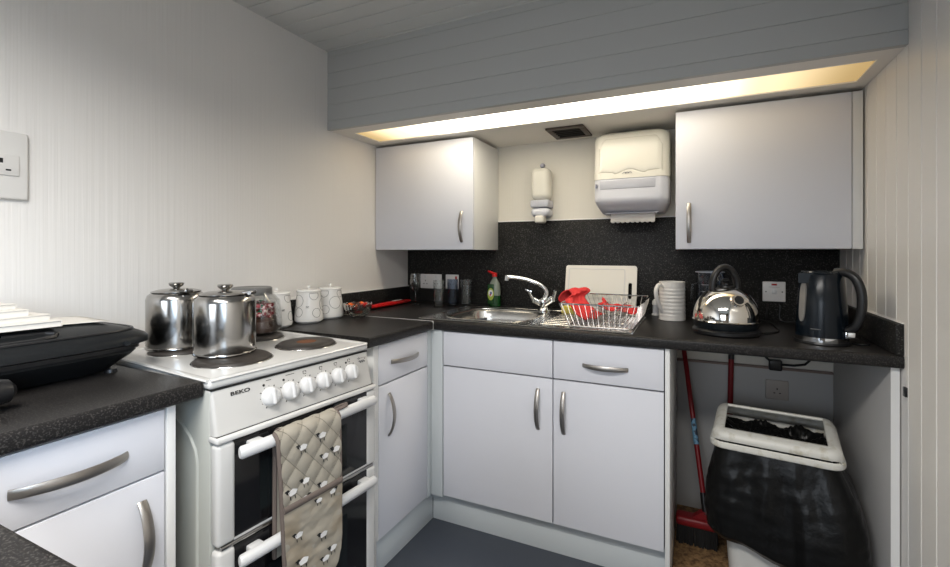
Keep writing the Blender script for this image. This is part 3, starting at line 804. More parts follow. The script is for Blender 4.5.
# ------------------------------------------------------------------ double oven glove on the upper handle
def oven_glove():
    t = thing('oven_glove', 'beige quilted double oven glove with sheep print hanging on the cooker handle', 'oven glove', (0.609, -1.656, 0), math.radians(84.8))
    HZ, HYc, RR = 0.742, -0.0615, 0.0205
    # path of the sheet: distance s along it, back bottom -> over the bar -> front bottom
    back = [(-0.0405, 0.43), (-0.0405, 0.60), (HYc+RR, HZ)]
    arc = [(HYc-RR*math.cos(PI-PI*k/10), HZ+RR*math.sin(PI*k/10)) for k in range(11)]
    arc = [(HYc+RR*math.cos(PI*k/10), HZ+RR*0.95*math.sin(PI*k/10)) for k in range(11)]
    fr = [(-0.0825, 0.70), (-0.0830, 0.62), (-0.0825, 0.54), (-0.0815, 0.44), (-0.0805, 0.36), (-0.0800, 0.285)]
    path = back[:-1] + arc + fr
    cum = [0]
    for a, b in zip(path, path[1:]): cum.append(cum[-1]+math.hypot(b[0]-a[0], b[1]-a[1]))
    T = cum[-1]
    def at(s):
        s = max(0, min(T, s))
        for i in range(len(path)-1):
            if s <= cum[i+1]+1e-9:
                k = (s-cum[i])/max(1e-9, cum[i+1]-cum[i])
                p = path[i]; q = path[i+1]
                y, z = p[0]+(q[0]-p[0])*k, p[1]+(q[1]-p[1])*k
                ty, tz = q[0]-p[0], q[1]-p[1]; l = math.hypot(ty, tz)
                return y, z, (tz/l, -ty/l) if False else (tz/l, -ty/l)
        return (*path[-1], (0, 0))
    S_TOP = cum[len(back)-1+5]
    def xr(s):
        """left and right edge of the sheet at s"""
        if s < S_TOP:
            k = 1-s/S_TOP; return 0.139-0.001*k, 0.309-0.022*k
        k = (s-S_TOP)/(T-S_TOP)
        l, r = 0.118+0.028*k, 0.310+0.007*k
        e = (k-0.74)/0.26
        if e > 0:
            ins = 0.095*(1-math.sqrt(max(0, 1-min(1, e)**2))); l += ins*0.9; r -= ins
        return l, r
    def nrm(s):
        y, z, n = at(s); y2, z2, n2 = at(min(T, s+0.004)); y1, z1, _ = at(max(0, s-0.004))
        ty, tz = y2-y1, z2-z1; l = math.hypot(ty, tz) or 1
        return y, z, (tz/l, -ty/l)    # outward: to the front on the front run
    def quilt(x, s):
        d = 0.055
        a = (x*1.0+s*0.85)/d; b = (x*1.0-s*0.85)/d
        return 0.0055*(abs(math.sin(PI*a))*abs(math.sin(PI*b)))**0.45
    def surf(off, s0, s1, amp, wr=0.0):
        def f(u, v):
            s = s0+(s1-s0)*v; l, r = xr(s); x = l+(r-l)*u
            y, z, n = nrm(s)
            h = off + amp*quilt(x, s)
            if wr: h += wr*(noise.noise(Vector((x*14+z*8, z*30, 3)))+0.5*noise.noise(Vector((x*30, z*60, 8))))
            # outward is -y on the front, so flip the left-hand normal
            return (x, y+n[0]*h, z+n[1]*h)
        return f
    m = MB()
    m.grid(surf(0.002, 0, T, 1.0), 64, 190)
    m.grid(surf(-0.004, 0, T, 0.0), 12, 80)
    body = obj(m, 'quilted_body', M['quilt'], t, local=True, angle=80)
    m = MB(); dd = 0.055
    for sg in (1, -1):
        for q in range(-20, 30):
            run = []
            for k in range(0, 241):
                s = S_TOP-0.01+(T-S_TOP)*k/240*0.62; x = q*dd - sg*s*0.85; l, r = xr(s)
                if l+0.004 < x < r-0.004:
                    y, z, nn = nrm(s); run.append((x, y+nn[0]*0.0032, z+nn[1]*0.0032))
            if len(run) > 4: m.tube(run, 0.0009, 5)
    o = obj(m, 'stitching', M['stitch'], body, local=True); o['kind'] = 'stuff'
    S_P = S_TOP+0.205
    def seam_s(u): return S_P-0.006+0.012*(1-u)
    m = MB()
    fpk = surf(0.0065, S_P, T, 0.25, 0.003)
    m.grid(fpk, 48, 90)
    pocket = obj(m, 'pocket', M['quilt_pocket'], t, local=True, angle=80)
    def edge(u, s0, s1, off, n=60):
        out = []
        for k in range(n+1):
            s = s0+(s1-s0)*k/n; l, r = xr(s); y, z, nn = nrm(s)
            out.append((l+(r-l)*u, y+nn[0]*off, z+nn[1]*off))
        return out
    m = MB()
    m.tube(edge(0, 0, T, 0.000, 90), (0.006, 0.0055), 8, up=(1, 0, 0))
    m.tube(edge(1, 0, T, 0.000, 90), (0.006, 0.0045), 8, up=(1, 0, 0))
    pts = []
    for k in range(21):
        s = S_P; l, r = xr(s); y, z, nn = nrm(s)
        pts.append((l+(r-l)*k/20, y+nn[0]*0.008, z+nn[1]*0.008))
    m.tube(pts, (0.009, 0.0035), 8, up=(0, -1, 0))
    s = T-0.001; l, r = xr(s); y, z, nn = nrm(s)
    m.tube([(l+(r-l)*k/10, y+nn[0]*0.002, z) for k in range(11)], 0.005, 8)
    l, r = xr(0); y, z, nn = nrm(0.001)
    m.tube([(l+(r-l)*k/10, y, z) for k in range(11)], 0.004, 8)
    obj(m, 'binding', M['binding'], t, local=True)
    m = MB(); zt = HZ+RR
    m.tube([(x-0.022, y, z) for x, y, z in [(0.331, HYc, zt-0.004), (0.350, HYc-0.006, zt-0.0005), (0.374, HYc-0.004, zt+0.001), (0.382, HYc+0.004, zt+0.002), (0.372, HYc+0.012, zt-0.001), (0.348, HYc+0.010, zt-0.001), (0.331, HYc+0.006, zt-0.004)]], (0.0035, 0.005), 8)
    obj(m, 'hanging_loop', M['binding'], t, local=True)
    # printed sheep
    def sheep(mm, u, s, size, flip, off):
        def P(px, py):
            ss = s-py*size*1.0; l, r = xr(ss); x = l+(r-l)*u+px*size*(-1 if flip else 1)
            y, z, n = nrm(ss); h = off+quilt(x, ss)*(1.0 if off < 0.006 else 0.25)
            return Vector((x, y+n[0]*h, z+n[1]*h))
        def blob(cx, cy, rx, ry, mi, n=14, rag=0.0, rot=0):
            mm.mi = mi; pts = []
            for k in range(n):
                a = 2*PI*k/n; q = 1+rag*math.sin(a*5)
                dx, dy = rx*q*math.cos(a), ry*q*math.sin(a)
                pts.append(P(cx+dx*math.cos(rot)-dy*math.sin(rot), cy+dx*math.sin(rot)+dy*math.cos(rot)))
            mm.face(pts)
        blob(0.0, 0.05, 0.46, 0.30, 0, 16, 0.10)
        blob(-0.50, 0.22, 0.20, 0.25, 1, 10, 0.0, 0.5)
        blob(-0.68, 0.34, 0.16, 0.07, 1, 8)
        for x in (-0.26, 0.22): blob(x, -0.44, 0.055, 0.22, 1, 8, 0, 0.15)
    m = MB(); random.seed(3)
    for (u, k, sz, fl) in ((0.34, 0.055, 0.026, 0), (0.66, 0.045, 0.026, 0), (0.70, 0.105, 0.024, 0), (0.90, 0.100, 0.026, 0), (0.15, 0.158, 0.028, 0), (0.36, 0.145, 0.024, 0), (0.66, 0.180, 0.026, 0), (0.34, 0.190, 0.022, 1)):
        sheep(m, u, S_TOP+0.012+k, sz, fl, 0.0062)
    o = obj(m, 'sheep_print', [M['white_mark'], M['ink']], body, local=True, flat=True); o['kind'] = 'stuff'
    m = MB()
    for (u, k, sz, fl) in ((0.20, 0.285, 0.025, 0), (0.62, 0.325, 0.026, 0), (0.26, 0.360, 0.030, 0), (0.66, 0.395, 0.024, 0), (0.80, 0.380, 0.025, 0), (0.55, 0.225, 0.020, 0), (0.80, 0.222, 0.022, 1)):
        sheep(m, u, S_TOP+k, sz, fl, 0.0115)
    o = obj(m, 'sheep_print', [M['white_mark'], M['ink']], pocket, local=True, flat=True); o['kind'] = 'stuff'
oven_glove()

# ------------------------------------------------------------------ steel pots and sweet jar on the hob
HT = 0.9226     # top of a hotplate
def pot(x, y, r, h, rot, label):
    t = thing('lidded_pot', label, 'pot', (x, y, HT), rot, 'stainless pots on the hob')
    L = dict(local=True)
    m = MB()
    m.lathe([(0, 0), (r-0.004, 0), (r, 0.0015), (r+0.0015, 0.004), (r+0.001, 0.0065), (r-0.0015, 0.008), (r-0.001, 0.011), (r, 0.014), (r, h-0.022), (r-0.004, h-0.009), (r-0.014, h-0.001), (r-0.017, h), (r-0.020, h-0.002), (r-0.020, 0.01), (0, 0.01)], seg=56)
    obj(m, 'body', M['steel'], t, **L)
    m = MB()
    m.lathe([(0, h+0.0105), (0.02, h+0.0102), (r*0.6, h+0.0075), (r-0.018, h+0.004), (r-0.012, h+0.002), (r-0.012, h+0.0003), (0, h+0.0003)], seg=48)
    lid = obj(m, 'lid', M['steel'], t, **L)
    m = MB()
    m.lathe([(0, h+0.0100), (0.008, h+0.0100), (0.010, h+0.013), (0.018, h+0.019), (0.0205, h+0.025), (0.018, h+0.028), (0, h+0.029)], seg=24)
    obj(m, 'knob', M['steel'], lid, **L)
    m = MB()
    m.box(r-0.040, -0.016, h+0.003, r-0.004, 0.016, h+0.0075, 0.002); m.cyl((r-0.006, -0.018, h+0.004), (r-0.006, 0.018, h+0.004), 0.0055, seg=12)
    m.cyl((r-0.006, 0, h+0.004), (r+0.006, 0, h+0.011), 0.004, seg=10)
    obj(m, 'hinge', M['steel'], lid, **L)
pot(0.188, -1.483, 0.0765, 0.170, math.radians(-12), 'polished steel lidded pot at the back left of the hob by the grill')
pot(0.402, -1.474, 0.079, 0.170, math.radians(30), 'polished steel lidded pot on the large front hotplate')

def sweet_jar():
    jx, jy = 0.180, -1.220
    t = thing('sweet_jar', 'glass jar of sweets with a grey lid behind the steel pots', 'jar', (jx, jy, HT), math.radians(38))
    L = dict(local=True); h = 0.139; J = 1.17
    m = MB()
    prof = [(0, 0), (0.070, 0), (0.079, 0.008), (0.079, 0.03), (0.073, 0.105), (0.060, 0.121), (0.052, h-0.004), (0.049, h-0.004), (0.057, 0.118), (0.070, 0.104), (0.076, 0.03), (0.076, 0.010), (0.068, 0.004), (0, 0.004)]
    prof = [(r*J, z*h/0.128) for r, z in prof]
    m.lathe(prof, seg=48, power=4.0); obj(m, 'glass_body', M['glass'], t, **L)
    m = MB(); m.lathe([(0, h-0.002), (0.064, h-0.002), (0.066, h+0.001), (0.066, h+0.022), (0.062, h+0.026), (0.055, h+0.023), (0, h+0.023)], seg=40)
    obj(m, 'lid', M['lid_grey'], t, **L)
    random.seed(11)
    m = MB(); m.lathe([(r*J, z) for r, z in [(0, 0.0055), (0.066, 0.0055), (0.073, 0.011), (0.073, 0.03), (0.071, 0.048), (0.05, 0.056), (0, 0.054)]], seg=40, power=4.0)
    c = obj(m, 'brown_sweets', M['chocolate'], t, **L); c['kind'] = 'stuff'
    m = MB()
    for k in range(110):
        a = random.uniform(0, 2*PI); q = math.sqrt(random.random())*0.066; z = random.uniform(0.060, 0.104)
        m.mi = 0 if random.random() < 0.86 else 1
        x, y = q*math.cos(a), q*math.sin(a)
        mx = Matrix.Translation((x, y, z)) @ Matrix.Rotation(random.uniform(0, 6), 4, 'X') @ Matrix.Rotation(random.uniform(0, 6), 4, 'Z')
        m.lathe([(0, -0.010), (0.008, -0.007), (0.010, 0), (0.008, 0.007), (0, 0.010)], seg=8, mx=mx)
    c = obj(m, 'red_and_white_sweets', [M['candy_red'], M['candy_green']], t, **L); c['kind'] = 'stuff'
sweet_jar()

# ------------------------------------------------------------------ canisters and bowl in the corner
def canister(x, y, label, rot, s=1.0):
    t = thing('canister', label, 'canister', (x, y, ZT), rot, 'white canisters with ring pattern')
    L = dict(local=True); R0, R1, h = 0.0605*s, 0.0475*s, 0.132*s
    def rad(z):
        k = z/h
        return R0+(R1-R0)*k if k > 0.12 else R0-0.012*(1-k/0.12)**2
    m = MB()
    prof = [(0, 0), (R0-0.014, 0)] + [(rad(z), z) for z in [h*k/16 for k in range(0, 17)]] + [(R1-0.004, h), (R1-0.004, h-0.01), (0, h-0.01)]
    m.lathe(prof, seg=44); b = obj(m, 'body', M['ceramic'], t, **L)
    m = MB(); m.lathe([(0, h+0.0003), (R1+0.002, h+0.0003), (R1+0.003, h+0.004), (R1, h+0.009), (0.012, h+0.012), (0, h+0.012)], seg=40)
    lid = obj(m, 'lid', M['ceramic'], t, **L)
    m = MB(); m.lathe([(0, h+0.011), (0.004, h+0.011), (0.004, h+0.015), (0.0075, h+0.020), (0.006, h+0.026), (0, h+0.028)], seg=16)
    obj(m, 'knob', M['ceramic'], lid, **L)
    m = MB()
    for (a, z, r) in ((-1.45, 0.095, 0.026), (-1.30, 0.048, 0.019), (0.10, 0.044, 0.019), (-0.05, 0.120, 0.020), (0.95, 0.075, 0.027), (1.5, 0.115, 0.018), (2.4, 0.05, 0.022), (3.2, 0.09, 0.027), (4.0, 0.045, 0.02)):
        pts = []
        for k in range(30):
            q = 2*PI*k/30; zz = (z + r*math.sin(q))*s
            if zz > h-0.004: zz = h-0.004
            if zz < 0.012: zz = 0.012
            rr = rad(zz)+0.0003; aa = a + r*s*math.cos(q)/rr
            pts.append((rr*math.cos(aa), rr*math.sin(aa), zz))
        m.tube(pts, 0.0008, 5, closed=True)
    obj(m, 'ring_pattern', M['grey_ink'], b, **L)
    m = MB()
    for k in range(4):
        a = -0.68+k*0.055; z0 = 0.070*s
        rr = rad(z0)+0.0003
        m.tube([(rr*math.cos(a+0.02*math.cos(q)), rr*math.sin(a+0.02*math.cos(q)), z0+0.004*math.sin(q)) for q in [j*0.7 for j in range(8)]], 0.0006, 5)
    obj(m, 'lettering', M['grey_ink'], b, **L)
canister(0.090, -1.040, 'white ring-patterned lidded canister partly behind the sweet jar', math.radians(20))
canister(0.110, -0.894, 'white ring-patterned lidded canister in front, middle of the three', math.radians(-15))
canister(0.098, -0.757, 'white ring-patterned lidded canister beside the sweet bowl', math.radians(-75))

def sweet_bowl():
    bx_, by_ = 0.206, -0.694
    t = thing('glass_bowl', 'small cut glass bowl of wrapped sweets beside the canisters', 'bowl', (bx_, by_, ZT+0.002))
    L = dict(local=True); m = MB()
    n = 48; outer = [(0.031, 0.0), (0.036, 0.006), (0.050, 0.022), (0.060, 0.042), (0.065, 0.062)]
    inner = [(0.061, 0.062), (0.056, 0.042), (0.045, 0.024), (0.029, 0.010), (0, 0.008)]
    rings = []
    def ring(r, z, amp):
        return [m.bm.verts.new((r*(1+amp*math.cos(k*PI)) * math.cos(2*PI*k/n), r*(1+amp*math.cos(k*PI))*math.sin(2*PI*k/n), z+(0.003*math.cos(2*PI*k/n*12) if z > 0.06 else 0))) for k in range(n)]
    for i, (r, z) in enumerate(outer): rings.append(ring(r, z, 0.035 if 0 < i < 4 else 0.0))
    for (r, z) in inner[:-1]: rings.append(ring(r, z, 0))
    for A, B in zip(rings, rings[1:]):
        for k in range(n): m.bm.faces.new((A[k], A[(k+1) % n], B[(k+1) % n], B[k]))
    m.bm.faces.new(rings[0][::-1]); m.bm.faces.new(rings[-1])
    obj(m, 'glass_body', M['crystal'], t, local=True, recalc=True, angle=20)
    random.seed(5); n = 0
    for k in range(26):
        a = random.uniform(0, 2*PI); lv = random.choice((0.022, 0.036, 0.050, 0.058)); q = random.uniform(0, 0.032 if lv < 0.03 else 0.044)*0.9
        mx = Matrix.Translation((bx_+q*math.cos(a), by_+q*math.sin(a), ZT+0.003+lv)) @ Matrix.Rotation(random.uniform(0, 6), 4, 'Z') @ Matrix.Rotation(random.uniform(-.5, .5), 4, 'X')
        m = MB(); m.lathe([(0, -0.011), (0.006, -0.009), (0.0085, 0), (0.006, 0.009), (0, 0.011)], seg=10, mx=mx @ Matrix.Rotation(PI/2, 4, 'Y'))
        m.box(-0.020, -0.005, -0.001, -0.009, 0.005, 0.001, mx=mx); m.box(0.009, -0.005, -0.001, 0.020, 0.005, 0.001, mx=mx)
        c = random.choice(('red_plastic', 'red_plastic', 'candy_red', 'chocolate', 'candy_orange'))
        tag(obj(m, 'wrapped_sweet', M[c]), 'wrapped sweet in the small cut glass bowl', 'sweet', 'wrapped sweets in the glass bowl')
sweet_bowl()

# long flat red packet by the upstand
t = thing('red_packet', 'long flat red packet lying along the left upstand in the corner', 'packet', (0.088, -0.30, ZT), math.radians(2))
def packet(u, v):
    L_ = 0.37; a = 2*PI*v
    x = 0.022*math.cos(a)*(0.75+0.25*math.sin(PI*u)); z = 0.016+0.013*math.sin(a)*math.sin(PI*(0.12+0.76*u))**0.5+0.010*u*u*0
    y = -L_/2+L_*u
    k = 0.0022*noise.noise(Vector((x*60, y*40, z*60)))
    return (x+k, y, max(0.0006, z+k))
m = MB(); R = m.grid(packet, 40, 18, cv=True); m.cap(R[0], True); m.cap(R[-1]); obj(m, 'wrapper', M['red_plastic'], t, local=True, recalc=True, angle=60)
m = MB(); m.box(-0.004, 0.02, 0.0296, 0.016, 0.075, 0.0306, 0.0004).box(-0.002, 0.088, 0.0290, 0.013, 0.105, 0.0302, 0.0004); obj(m, 'white_marking', M['white_mark'], t, local=True)

# wine glass
t = thing('wine_glass', 'small wine glass standing in the corner by the double socket', 'wine glass', (0.176, -0.180, ZT))
m = MB()
m.lathe([(0, 0), (0.034, 0), (0.035, 0.0015), (0.012, 0.005), (0.0035, 0.012), (0.003, 0.070), (0.006, 0.080), (0.020, 0.092), (0.030, 0.112), (0.0315, 0.135), (0.027, 0.180), (0.0255, 0.180), (0.0295, 0.135), (0.028, 0.113), (0.018, 0.094), (0, 0.086)], seg=32)
obj(m, 'glass', M['glass'], t, local=True)

def tumbler(x, y, r, h, label, mm='glass'):
    m = MB()
    m.lathe([(0, 0), (r*0.86, 0), (r*0.9, 0.003), (r, h), (r-0.0022, h), (r*0.86, 0.012), (0, 0.010)], (0, 0, 0), 32)
    o = obj(m, 'tumbler', M[mm]); o.location = (x, y, ZT); tag(o, label, 'glass', 'tumblers by the sink')
tumbler(0.345, -0.205, 0.030, 0.148, 'tall clear tumbler, leftmost of the three by the sink')
tumbler(0.388, -0.125, 0.031, 0.150, 'tall smoky tumbler behind and between the other two', 'glass_smoke')
tumbler(0.455, -0.088, 0.031, 0.147, 'tall clear tumbler nearest the soap bottle')

# washing up liquid bottle
t = thing('soap_bottle', 'green washing up liquid bottle with a red cap behind the sink', 'bottle', (0.617, -0.052, ZT))
L = dict(local=True)
m = MB(); m.lathe([(0, 0), (0.030, 0), (0.035, 0.004), (0.035, 0.05), (0.0345, 0.062), (0, 0.062)], seg=32, sy=0.62); obj(m, 'liquid_bottom', M['green_bottle'], t, **L)
m = MB(); m.lathe([(0, 0.0622), (0.0345, 0.0622), (0.034, 0.10), (0.030, 0.128), (0.020, 0.146), (0.013, 0.155), (0.012, 0.166), (0, 0.166)], seg=32, sy=0.62); obj(m, 'clear_shoulder', M['clear_bottle'], t, **L)
m = MB(); m.box(-0.034, -0.0235, 0.015, 0.004, -0.019, 0.125, 0.009, 4); lb = obj(m, 'label', M['green_bottle'], t, **L)
def disc(mb, cx, cz, rx, rz, y, n=24):
    mb.prism([(cx+rx*math.cos(2*PI*k/n), cz+rz*math.sin(2*PI*k/n)) for k in range(n)], lambda p, s: (p[0], s, p[1]), y-0.0006, y)
m = MB(); disc(m, -0.014, 0.070, 0.019, 0.034, -0.0236); m.mat(1); disc(m, -0.014, 0.076, 0.0135, 0.019, -0.0244); m.mat(2); disc(m, -0.012, 0.076, 0.006, 0.008, -0.0252); m.mat(3); disc(m, -0.016, 0.066, 0.005, 0.005, -0.0252)
obj(m, 'emblem', [M['label_yellow'], M['white_mark'], M['label_blue'], M['red_plastic']], lb, **L)
m = MB(); m.lathe([(0.014, 0.1662), (0.015, 0.172), (0.013, 0.180), (0, 0.182)], seg=20); m.tube([(0.012, 0, 0.178), (-0.006, 0, 0.182), (-0.030, -0.002, 0.193), (-0.040, -0.003, 0.198)], [(0.010, 0.009), (0.010, 0.008), (0.008, 0.006), (0.004, 0.004)], 10)
obj(m, 'cap', M['red_plastic'], t, **L)

# ------------------------------------------------------------------ sink and tap
def sink():
    t = thing('sink', 'stainless steel inset sink and drainer with bowl on the left', 'sink', (0.95, -0.37, ZT))
    X0, X1, Y0, Y1 = 0.492, 1.425, -0.612, -0.112; z = ZT+0.0035
    m = MB()
    # bowl: superellipse rings sinking from the deck
    cx, cy = (SX0+SX1)/2, (SY0+SY1)/2; rx, ry = (SX1-SX0)/2, (SY1-SY0)/2
    N = 64
    def se(k, rx, ry, p=4.0):
        a = 2*PI*k/N; c, s = math.cos(a), math.sin(a)
        q = (abs(c)**p+abs(s)**p)**(-1/p); return rx*q*c, ry*q*s
    rings = []
    for (i, dz, p) in ((0.0, 0.0, 4), (0.004, -0.002, 4), (0.012, -0.010, 4), (0.020, -0.05, 4), (0.026, -0.13, 4), (0.045, -0.150, 3.5), (0.10, -0.156, 3)):
        rings.append([m.bm.verts.new((cx+se(k, rx-i, ry-i, p)[0], cy+se(k, rx-i, ry-i, p)[1], z+dz)) for k in range(N)])
    for A, B in zip(rings, rings[1:]):
        for k in range(N): m.bm.faces.new((A[k], B[k], B[(k+1) % N], A[(k+1) % N]))
    m.bm.faces.new(rings[-1])
    bowl = obj(m, 'bowl', M['sink_steel'], t, recalc=False)
    for p in bowl.data.polygons: pass
    # deck with the bowl cut out: bridge bowl outline to the deck outline
    m = MB()
    def outline(k):
        a = 2*PI*k/N; c, s = math.cos(a), math.sin(a)
        # hit the rectangle left part
        hx = (min(SX1+0.03, X1)-cx) if c > 0 else (cx-X0); hy = (Y1-cy) if s > 0 else (cy-Y0)
        tt = min(hx/abs(c) if abs(c) > 1e-6 else 9, hy/abs(s) if abs(s) > 1e-6 else 9)
        return cx+tt*c, cy+tt*s
    A = [m.bm.verts.new((cx+se(k, rx, ry)[0], cy+se(k, rx, ry)[1], z)) for k in range(N)]
    B = [m.bm.verts.new((*outline(k), z)) for k in range(N)]
    for k in range(N): m.bm.faces.new((A[k], A[(k+1) % N], B[(k+1) % N], B[k]))
    for (xa, ya) in ((X0, Y0), (X0, Y1), (SX1+0.03, Y0), (SX1+0.03, Y1)):
        # square off the corners
        kk = min(range(N), key=lambda k: (outline(k)[0]-xa)**2+(outline(k)[1]-ya)**2)
        B[kk].co = (xa, ya, z)
    m.box(SX1+0.03, Y0, z-0.0008, X1, Y1, z)
    # outer lip
    for a, b in (((X0, Y0), (X1, Y0)), ((X1, Y0), (X1, Y1)), ((X1, Y1), (X0, Y1)), ((X0, Y1), (X0, Y0))):
        m.tube([(a[0], a[1], z-0.001), (b[0], b[1], z-0.001)], (0.006, 0.0032), 8, up=(0, 0, 1))
    m.tube([(cx+se(k, rx+0.002, ry+0.002)[0], cy+se(k, rx+0.002, ry+0.002)[1], z) for k in range(N)], 0.0028, 8, closed=True)
    # drainer ridges
    for k in range(8):
        y = Y0+0.075+k*0.046; m.tube([(SX1+0.075, y, z+0.0005), (X1-0.05, y, z+0.0005)], (0.008, 0.0030), 8, up=(0, 0, 1))
    obj(m, 'drainer', M['sink_steel'], t)
    m = MB(); m.lathe([(0, 0.002), (0.034, 0.002), (0.038, 0.0)], (cx, cy, z-0.156), 24); obj(m, 'plug_hole', M['drain_dark'], t)
sink()
def tap():
    tx, ty, tz = 0.935, -0.150, ZT+0.0040
    t = thing('mixer_tap', 'chrome mixer tap with curved swan neck spout over the sink', 'tap', (tx, ty, tz))
    L = dict(local=True)
    m = MB(); m.lathe([(0, 0), (0.030, 0), (0.030, 0.006), (0.024, 0.012), (0.020, 0.02), (0.024, 0.030), (0.027, 0.044), (0.024, 0.058), (0.015, 0.066), (0, 0.067)], seg=28); obj(m, 'body', M['chrome'], t, **L)
    pts = [(0, 0, 0.060)]
    for k in range(1, 15):
        s = k/14; a = s*1.35
        pts.append((0.012*math.sin(PI*s)-0.205*(s**1.7)*1.0, -0.035*s, 0.060+0.120*math.sin(min(PI/2, s*1.75))-0.008*max(0, s-0.75)*4))
    pts = [(0, 0, 0.055), (0.012, -0.002, 0.080), (0.014, -0.004, 0.098), (0.007, -0.008, 0.115), (-0.010, -0.014, 0.131), (-0.042, -0.022, 0.147), (-0.083, -0.030, 0.160), (-0.125, -0.038, 0.168), (-0.165, -0.046, 0.172), (-0.185, -0.05, 0.172)]
    sm = []
    for i in range(len(pts)-1):
        for q in range(4):
            tq = q/4; p0 = Vector(pts[max(0, i-1)]); p1 = Vector(pts[i]); p2 = Vector(pts[i+1]); p3 = Vector(pts[min(len(pts)-1, i+2)])
            sm.append(0.5*((2*p1)+(-p0+p2)*tq+(2*p0-5*p1+4*p2-p3)*tq*tq+(-p0+3*p1-3*p2+p3)*tq**3))
    sm.append(Vector(pts[-1]))
    m = MB(); m.tube(sm, [0.0125-0.003*i/len(sm) for i in range(len(sm))], 14)
    m.cyl((-0.180, -0.049, 0.178), (-0.184, -0.05, 0.153), 0.013, 0.0125, 16)
    obj(m, 'spout', M['chrome'], t, **L)
    for sx in (-1, 1):
        m = MB()
        m.cyl((sx*0.012, -0.005, 0.036), (sx*0.050, -0.012, 0.064 if sx > 0 else 0.056), 0.015, 0.017, 18)
        a = Vector((sx*0.050, -0.012, 0.064 if sx > 0 else 0.058))
        m.tube([a+Vector((0, 0, -0.006)), a+Vector((sx*0.012, -0.012, 0.022)), a+Vector((sx*0.020 if sx > 0 else -0.022, -0.020, 0.046))], [(0.012, 0.010), (0.009, 0.007), (0.0095, 0.0065)], 12)
        obj(m, 'lever', M['chrome'], t, **L)
    m = MB(); m.tube([(-0.055, -0.026, 0.098), (-0.075, -0.03, 0.104), (-0.088, -0.03, 0.108)], 0.0055, 10); obj(m, 'lever_tip', M['chrome'], t, **L)
tap()

# ------------------------------------------------------------------ dish rack, cloths, board
RB = dict(x0=1.178, x1=1.424, y0=-0.585, y1=-0.130, z=ZT+0.0105)
RT = dict(x0=1.130, x1=1.444, y0=-0.560, y1=-0.080, z=1.004)
def dish_rack():
    t = thing('dish_rack', 'white and steel wire dish rack on the drainer', 'dish rack', (1.30, -0.35, ZT+0.006))
    def rect(b, r, dz=0.0):
        pts = []
        for (x, y, sx, sy) in ((b['x0'], b['y0'], 1, 1), (b['x1'], b['y0'], -1, 1), (b['x1'], b['y1'], -1, -1), (b['x0'], b['y1'], 1, -1)):
            c = Vector((x+sx*r, y+sy*r, b['z']+dz)); st = {(1, 1): PI, (-1, 1): 1.5*PI, (-1, -1): 0, (1, -1): PI/2}[(sx, sy)]
            for k in range(5): pts.append(c+Vector((r*math.cos(st+PI/2*k/4), r*math.sin(st+PI/2*k/4), 0)))
        return pts
    m = MB(); m.tube(rect(RT, 0.03), 0.0032, 8, closed=True); obj(m, 'rim', M['chrome'], t)
    m = MB(); m.tube(rect(RB, 0.02), 0.0035, 8, closed=True)
    nx, ny = 13, 16; r = 0.0014
    def lerp(a, b, k): return a+(b-a)*k
    for i in range(nx):
        k = (i+0.5)/nx; xb = lerp(RB['x0'], RB['x1'], k); xt = lerp(RT['x0'], RT['x1'], k)
        m.tube([(xt, RT['y0'], RT['z']), (xb, RB['y0'], RB['z']), (xb, RB['y1'], RB['z']), (xt, RT['y1'], RT['z'])], r, 6)
    for i in range(ny):
        k = (i+0.5)/ny; yb = lerp(RB['y0'], RB['y1'], k); yt = lerp(RT['y0'], RT['y1'], k)
        m.tube([(RT['x0'], yt, RT['z']), (RB['x0'], yb, RB['z']), (RB['x1'], yb, RB['z']), (RT['x1'], yt, RT['z'])], r, 6)
    obj(m, 'wire_basket', M['wire'], t)
    # plate prongs: wire loops standing on the basket floor
    for row in (0.36, 0.70):
        x = lerp(RB['x0'], RB['x1'], row)
        for i in range(9):
            y = lerp(RB['y0'], RB['y1'], (i+1)/10)
            m = MB(); m.tube([(x-0.012, y, RB['z']), (x-0.010, y, RB['z']+0.05), (x, y, RB['z']+0.062), (x+0.010, y, RB['z']+0.05), (x+0.012, y, RB['z'])], 0.0017, 6)
            obj(m, 'plate_prong', M['wire'], t)
    for (x, y) in ((RB['x0']+0.02, RB['y0']+0.02), (RB['x1']-0.02, RB['y0']+0.02), (RB['x0']+0.02, RB['y1']-0.02), (RB['x1']-0.02, RB['y1']-0.02)):
        m = MB(); m.cyl((x, y, ZT+0.0050), (x, y, RB['z']), 0.005, 0.004, 10); obj(m, 'foot', M['white_plastic'], t)
dish_rack()
def cloth(label, ctrl, width_dir, w0, w1, seed, amp):
    """crumpled cloth: follows a polyline ctrl, spread along width_dir"""
    m = MB(); P = [Vector(c) for c in ctrl]; wd = Vector(width_dir).normalized()
    def f(u, v):
        s = v*(len(P)-1); i = min(int(s), len(P)-2); q = s-i
        p0 = P[max(0, i-1)]; p1 = P[i]; p2 = P[i+1]; p3 = P[min(len(P)-1, i+2)]
        c = 0.5*((2*p1)+(-p0+p2)*q+(2*p0-5*p1+4*p2-p3)*q*q+(-p0+3*p1-3*p2+p3)*q**3)
        w = w0+(w1-w0)*v
        d = noise.noise_vector(Vector((u*2.6+seed, v*4.0, seed*1.7)))*amp + noise.noise_vector(Vector((u*6+seed, v*9, 4.0)))*amp*0.35
        return c + wd*(u-0.5)*w + d
    m.grid(f, 34, 60)
    return tag(obj(m, 'dishcloth', M['red_cloth'], angle=70, solid=0.004), label, 'cloth', 'red dishcloths')
